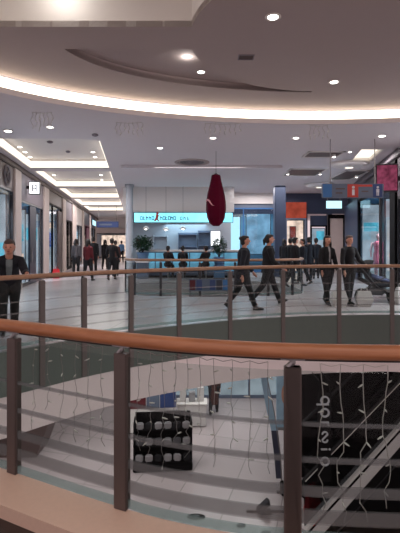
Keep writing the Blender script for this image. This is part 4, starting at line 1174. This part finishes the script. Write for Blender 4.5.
# black goods stand with bags
g = lo(162, 472); kx, ky = g[0], g[1]+.3
t = thing('display_stand', 'black stepped display stand on the lower floor, loaded with small goods', 'display stand', (kx, ky, ZL), .08)
MB().bbox(-.78, .78, -.3, .4, 0, .2, .02).build('plinth', M['black'], t)
for k, z in enumerate((.2, .56, .92)): MB().bbox(-.76, .76, -.28+.16*k, .4, z, z+.03, .01).build('shelf', M['black'], t)
MB().box(-.76, .76, .38, .42, .2, 1.32).build('back_panel', M['black'], t)
for s in (-1, 1): MB().box(s*.77-.015, s*.77+.015, -.1, .42, .2, 1.2).build('side_panel', M['black'], t)
def hb(label, p, rz, m, s=1):
    h = thing('handbag', label, 'handbag', p, rz, 'goods on the black display stand')
    b = MB(); b.bbox(-.1*s, .1*s, -.05*s, .05*s, 0, .19*s, .03); b.build('body', m, h)
    MB().tube([(-.05*s, 0, .185*s), (-.04*s, 0, .27*s), (.04*s, 0, .27*s), (.05*s, 0, .185*s)], .007, 6).build('handle', M['black'], h)
    return h
hm = (M['silver'], M['jacket'], M['scarf'], M['greycoat'], M['jacket'], M['silver'])
rows = ('lowest', 'middle', 'top'); cols = ('first', 'second', 'third', 'fourth', 'fifth', 'sixth')
mnames = {0: 'silver', 1: 'black', 2: 'pale grey', 3: 'dark grey', 4: 'black', 5: 'silver'}
for k, z in enumerate((.23, .59, .95)):
    for i in range(6):
        x = -.62+.25*i; j = (i*2+k*3+i*k) % 6; y = -.2+.16*k
        c, s_ = math.cos(.08), math.sin(.08)
        hb('small %s bag on the %s shelf of the black stand, %s from the post' % (mnames[j], rows[k], cols[i]), (kx+c*x-s_*y, ky+s_*x+c*y, ZL+z+.003), .08+random.uniform(-.2, .2), hm[j], 1.0)
# counter with coloured fascia
Yk = 13.9; a = at(128, 408, Yk); c = at(176, 391, Yk); w = c.x-a.x
t = thing('stall_counter', 'grey stall counter with red, grey and blue front boards on the lower floor', 'counter', ((a.x+c.x)/2, Yk, ZL), .1)
MB().bbox(-w/2, w/2, 0, .6, 0, 1.24, .02).build('body', M['white'], t)
z0, z1 = a.z-ZL, c.z-ZL
for nm, x0, x1, m in (('red_board', -w/2, -w*.12, 'redcoat'), ('grey_board', -w*.12, w*.16, 'signgrey'), ('blue_board', w*.16, w/2, 'signblue')): MB().box(x0+.01, x1-.01, -.02, -.001, z0, z1).build(nm, M[m], t)
MB().bbox(-w/2-.03, w/2+.03, -.03, .63, z1+.005, z1+.04, .01).build('worktop', M['signgrey'], t)
g = at(192, 405, 14.6)
t = thing('white_table', 'white draped table on the lower floor between the stall and the walking person', 'table', (g.x, 14.6, ZL))
MB().bbox(-.5, .5, -.3, .3, .72, .76, .01).build('tabletop', M['white'], t); MB().bbox(-.47, .47, -.27, .27, .02, .72, .02).build('drape', M['bagwhite'], t)
for k, (x, h, m) in enumerate(((-.3, .42, 'bagwhite'), (0, .3, 'silver'), (.28, .46, 'bagwhite'))):
    o = thing('gift_box', ('white', 'silver', 'taller white')[k]+' box standing on the white draped table', 'box', (g.x+x, 14.6, ZL+.762), .1*k)
    MB().bbox(-.1, .1, -.1, .1, 0, h, .01).build('box_body', M[m], o); MB().bbox(-.105, .105, -.105, .105, h-.05, h+.01, .008).build('lid', M[m], o)
# person below
g = lo(214, 413); person('person in a brown coat walking on the floor below', (g[0], g[1], ZL), 3.0, 1.76, ((10, 2), (-12, 22)), top='browncoat', coat=.3, female=True, hairstyle='long', vox=.02)
# tall flag banner and roll-up
g = lo(282, 493)
t = thing('feather_flag', 'tall blue feather flag on the lower floor, dark towards its foot', 'flag', (g[0]+.0, g[1], ZL))
pole = [(0, 0, .05), (-.04, 0, .9), (-.18, .0, 1.9), (-.34, 0, 2.7), (-.42, 0, 3.0)]
MB().tube(pole, [.018, .016, .013, .01, .008], 8).build('pole', M['steel'], t)
def strip(pts, m, nm):
    b = MB(); n = len(pts); vs = []
    for (x, z, w) in pts: vs += [(x, -.006, z), (x-w, -.006, z), (x, .006, z), (x-w, .006, z)]
    fs = []
    for i in range(n-1):
        a_ = 4*i; c_ = a_+4
        fs += [(a_, a_+1, c_+1, c_), (a_+3, a_+2, c_+2, c_+3), (a_, c_, c_+2, a_+2), (a_+1, a_+3, c_+3, c_+1)]
    fs += [(0, 2, 3, 1), (4*n-4, 4*n-3, 4*n-1, 4*n-2)]
    return b.add(vs, fs).build(nm, m, t)
strip([(-.01, .35, .13), (-.03, .9, .16), (-.1, 1.5, .16)], M['flagdark'], 'dark_cloth')
strip([(-.1, 1.5, .16), (-.19, 1.95, .17), (-.34, 2.7, .16), (-.42, 2.98, .08)], M['flagblue'], 'blue_cloth')
b = MB(); b.bbox(-.13, .13, -.03, .03, 0, .05, .01); b.bbox(-.03, .03, -.14, .14, 0, .052, .01); b.lathe([(.05, 0), (.05, .25), (.03, .3)], n=14); b.build('base', M['black'], t)
g = lo(281, 429)
t = thing('roll_up_banner', 'blue roll-up banner with a pale face-like patch beside the feather flag', 'banner', (g[0]+.05, g[1], ZL))
MB().box(-.2, .3, -.008, .008, .06, 2.1).build('print', M['flagblue'], t); MB().ball((.06, -.012, 1.12), (.1, .005, .3), 16, 10).build('pale_patch', M['skin'], t)
MB().bbox(-.22, .32, -.1, .1, 0, .06, .015).build('base', M['steel'], t); MB().tube([(0, .02, .05), (0, .02, 2.1)], .01, 6).build('pole', M['steel'], t)
# low dark things on the floor
g = lo(262, 512)
t = thing('floor_stand', 'flat black stand with a small tilted board lying low on the floor below', 'stand', (g[0], g[1], ZL))
MB().bbox(-.35, .55, -.03, .03, 0, .035, .01).build('base_bar', M['black'], t); MB().bbox(-.05, .2, -.12, .12, 0, .03, .01).build('cross_bar', M['black'], t)
b = MB(); b.bbox(-.04, .04, -.1, .1, 0, .34, .008); b.xf(Matrix.Translation((-.1, 0, .02)) @ Matrix.Rotation(math.radians(48), 4, 'Y')); b.build('tilted_board', M['darksteel'], t)
for k, (px, py, r, lab) in enumerate(((196, 517, .2, 'larger flat dark floor disc apart from the other two'), (241, 526, .1, 'small dark floor disc between the larger disc and the flat stand'), (266, 533, .1, 'small dark floor disc under the flat stand at the lower picture edge'))):
    g = lo(px, py); t = thing('floor_disc', lab, 'floor disc', g, 0, 'dark discs on the lower floor'); t.scale = (1, .45, 1)
    MB().lathe([(r, 0), (r, .015), (r*.85, .03), (.01, .032)], n=24).build('plate', M['black'], t, smooth=True); MB().lathe([(r*.4, .03), (r*.4, .036), (.01, .037)], n=18).build('cap', M['darksteel'], t)

# ------------------------------------------------------------------ fairy light strands behind the close glass
def strand_set(label, rs, seedv, zlow, m, swing=.012):
    rnd = random.Random(seedv)
    inner = offset(NEAR, -.05, False)
    pts = [hit(inner, r)[0] for r in rs]
    base = pts[len(pts)//2]
    t = thing('string_lights', label, 'string lights', (base.x, base.y, 0), group='fairy lights hung on the close railing')
    w = MB(); top = [(p.x-base.x, p.y-base.y, .915) for p in pts]
    line = []
    for a, c in zip(top[:-1], top[1:]): line += [a, tuple((Vector(a)+Vector(c))/2+Vector((0, 0, -.012)))]
    line.append(top[-1]); w.tube(line, .0018, 5)
    bl = []
    for p in top:
        L = .915-zlow-rnd.uniform(-.06, .16); q = []; ph = rnd.random()*6; n = 16
        for k in range(n+1):
            f = k/n; q.append((p[0]+swing*math.sin(ph+f*(8+4*rnd.random()))*(.3+f), p[1]-.008*math.sin(ph*2+f*7), .915-L*f))
        w.tube(q, .0024 if m is M['wire'] else .0015, 5)
        for k in range(2, n+1, 3): bl.append((q[k], rnd.random()*6.28))
    w.build('wire', m, t, smooth=True)
    bm = MB().tube([(0, 0, 0), (.014, 0, -.004), (.03, 0, -.008)], [.003, .0045, .002], 6).mesh('bulb', M['bulb'], True)
    for (q, a) in bl:
        o = bpy.data.objects.new('bulb', bm); COL.objects.link(o); o.parent = t; o.location = q; o.rotation_euler = (0, rnd.uniform(-.5, .5), a)
R_ = lambda *xs: [(x-CX)/F for x in xs]
strand_set('fairy light strands on the close railing before the pale wall, between the first two posts', R_(34, 48, 62, 76, 89, 102), 4, .36, M['dimwire'])
strand_set('fairy light strands on the close railing before the black display stand', R_(138, 150, 163, 175, 187), 5, .3, M['dimwire'])
strand_set('fairy light strands on the close railing before the person walking below', R_(200, 214, 232, 250, 268), 6, .4, M['dimwire'], .006)
strand_set('bright looking fairy light strands on the close railing before the escalator', R_(321, 341, 364, 386), 8, .2, M['wire'], .02)

# ------------------------------------------------------------------ light and camera
w = bpy.data.worlds.new('hall_air'); sc.world = w; w.use_nodes = True
w.node_tree.nodes['Background'].inputs[0].default_value = lin((236, 214, 218)); w.node_tree.nodes['Background'].inputs[1].default_value = .75
def light(kind, loc_, e, col=(1, .95, .9), size=1.0, rot=(0, 0, 0), sy=None, name='hall_fill', spread=None):
    l = bpy.data.lights.new(name, kind); l.energy = e; l.color = col
    if kind == 'AREA':
        l.size = size
        if sy: l.shape = 'RECTANGLE'; l.size_y = sy
    elif kind in ('POINT', 'SPOT'): l.shadow_soft_size = size
    o = bpy.data.objects.new(name, l); COL.objects.link(o); o.location = loc_; o.rotation_euler = rot; return o
light('POINT', (-1.75, 5.36, 4.7), 4.5, (1, .96, .9), .08, name='recess_lamp')
light('POINT', (-.2, 6.9, 4.37), 2, (1, .95, .9), .05, name='recess_lamp')
for (x, y, e, s) in ((0, 15.5, 80, 3), (3.2, 19, 90, 3), (-4.2, 17, 90, 2.5), (-6, 27, 100, 3), (-7, 37, 90, 3), (2.8, 20.6, 90, 2), (1, 11.2, 10, 3), (4.6, 13, 30, 1.5)):
    light('AREA', (x, y, 3.98), e, (1, .92, .93), s)  # unseen area lamps added to brighten the far hall
for (x, y, e) in ((-.8, .6, 15), (1.3, .4, 18), (-2.9, 1.0, 13)):
    light('AREA', (x, y, 3.95), e, (1, .93, .9), 1.2, name='viewer_side_fill')  # unseen overhead lamps added to brighten the kerb and near handrail
for (x, y, e) in ((-1.5, 12, 50), (1, 14.5, 50), (-3.4, 10.5, 40)):
    light('AREA', (x, y, -1.3), e, (1, .94, .94), 2.5, name='lower_fill')  # unseen lamps added under the slab to brighten the lower floor
light('AREA', (.2, 3.2, -1.4), 30, (1, .97, .95), 1.6, (math.radians(62), 0, 0), name='lower_fill')  # unseen tilted lamp added to brighten the escalator side bands
for (p, rz, L) in ((Lpt(8.3), ANG_L, 5.4), (Lpt(14.5), ANG_L, 3.7), (Lpt(19.2), ANG_L, 3.7), (Lpt(28.2), ANG_L, 3.3), (Rpt(17.95), ANG_R, 3.9), (Rpt(14.05), ANG_R, 1.5), (Rpt(11.95), ANG_R, 3)):
    q = loc(p, rz, L/2, 1.2, 2.65); light('AREA', q, 34*L, (.88, .96, 1), 1.0, name='shop_light')
light('AREA', (-.7, YC+.9, 2.4), 40, (.55, .82, 1), 2.0, name='cafe_light')
light('AREA', (2.6, YB+.9, 3.1), 30, (.7, .9, 1), 1.2, name='shop_light')

cam = bpy.data.cameras.new('camera'); co = bpy.data.objects.new('camera', cam); COL.objects.link(co)
co.location = (0, 0, CAMZ); co.rotation_euler = (PI/2, 0, 0)
cam.sensor_fit = 'AUTO'; cam.sensor_width = 36; cam.lens = 36*F/533; cam.shift_y = -(266.5-HY)/533
cam.clip_start = .05; cam.clip_end = 200
sc.camera = co
sc.view_settings.view_transform = 'Standard'; sc.view_settings.look = 'None'; sc.view_settings.gamma = 1; sc.view_settings.use_curve_mapping = False
sc.view_settings.exposure = 0.35
sc.cycles.transparent_max_bounces = 32; sc.cycles.max_bounces = 8
sc.cycles.use_denoising = True
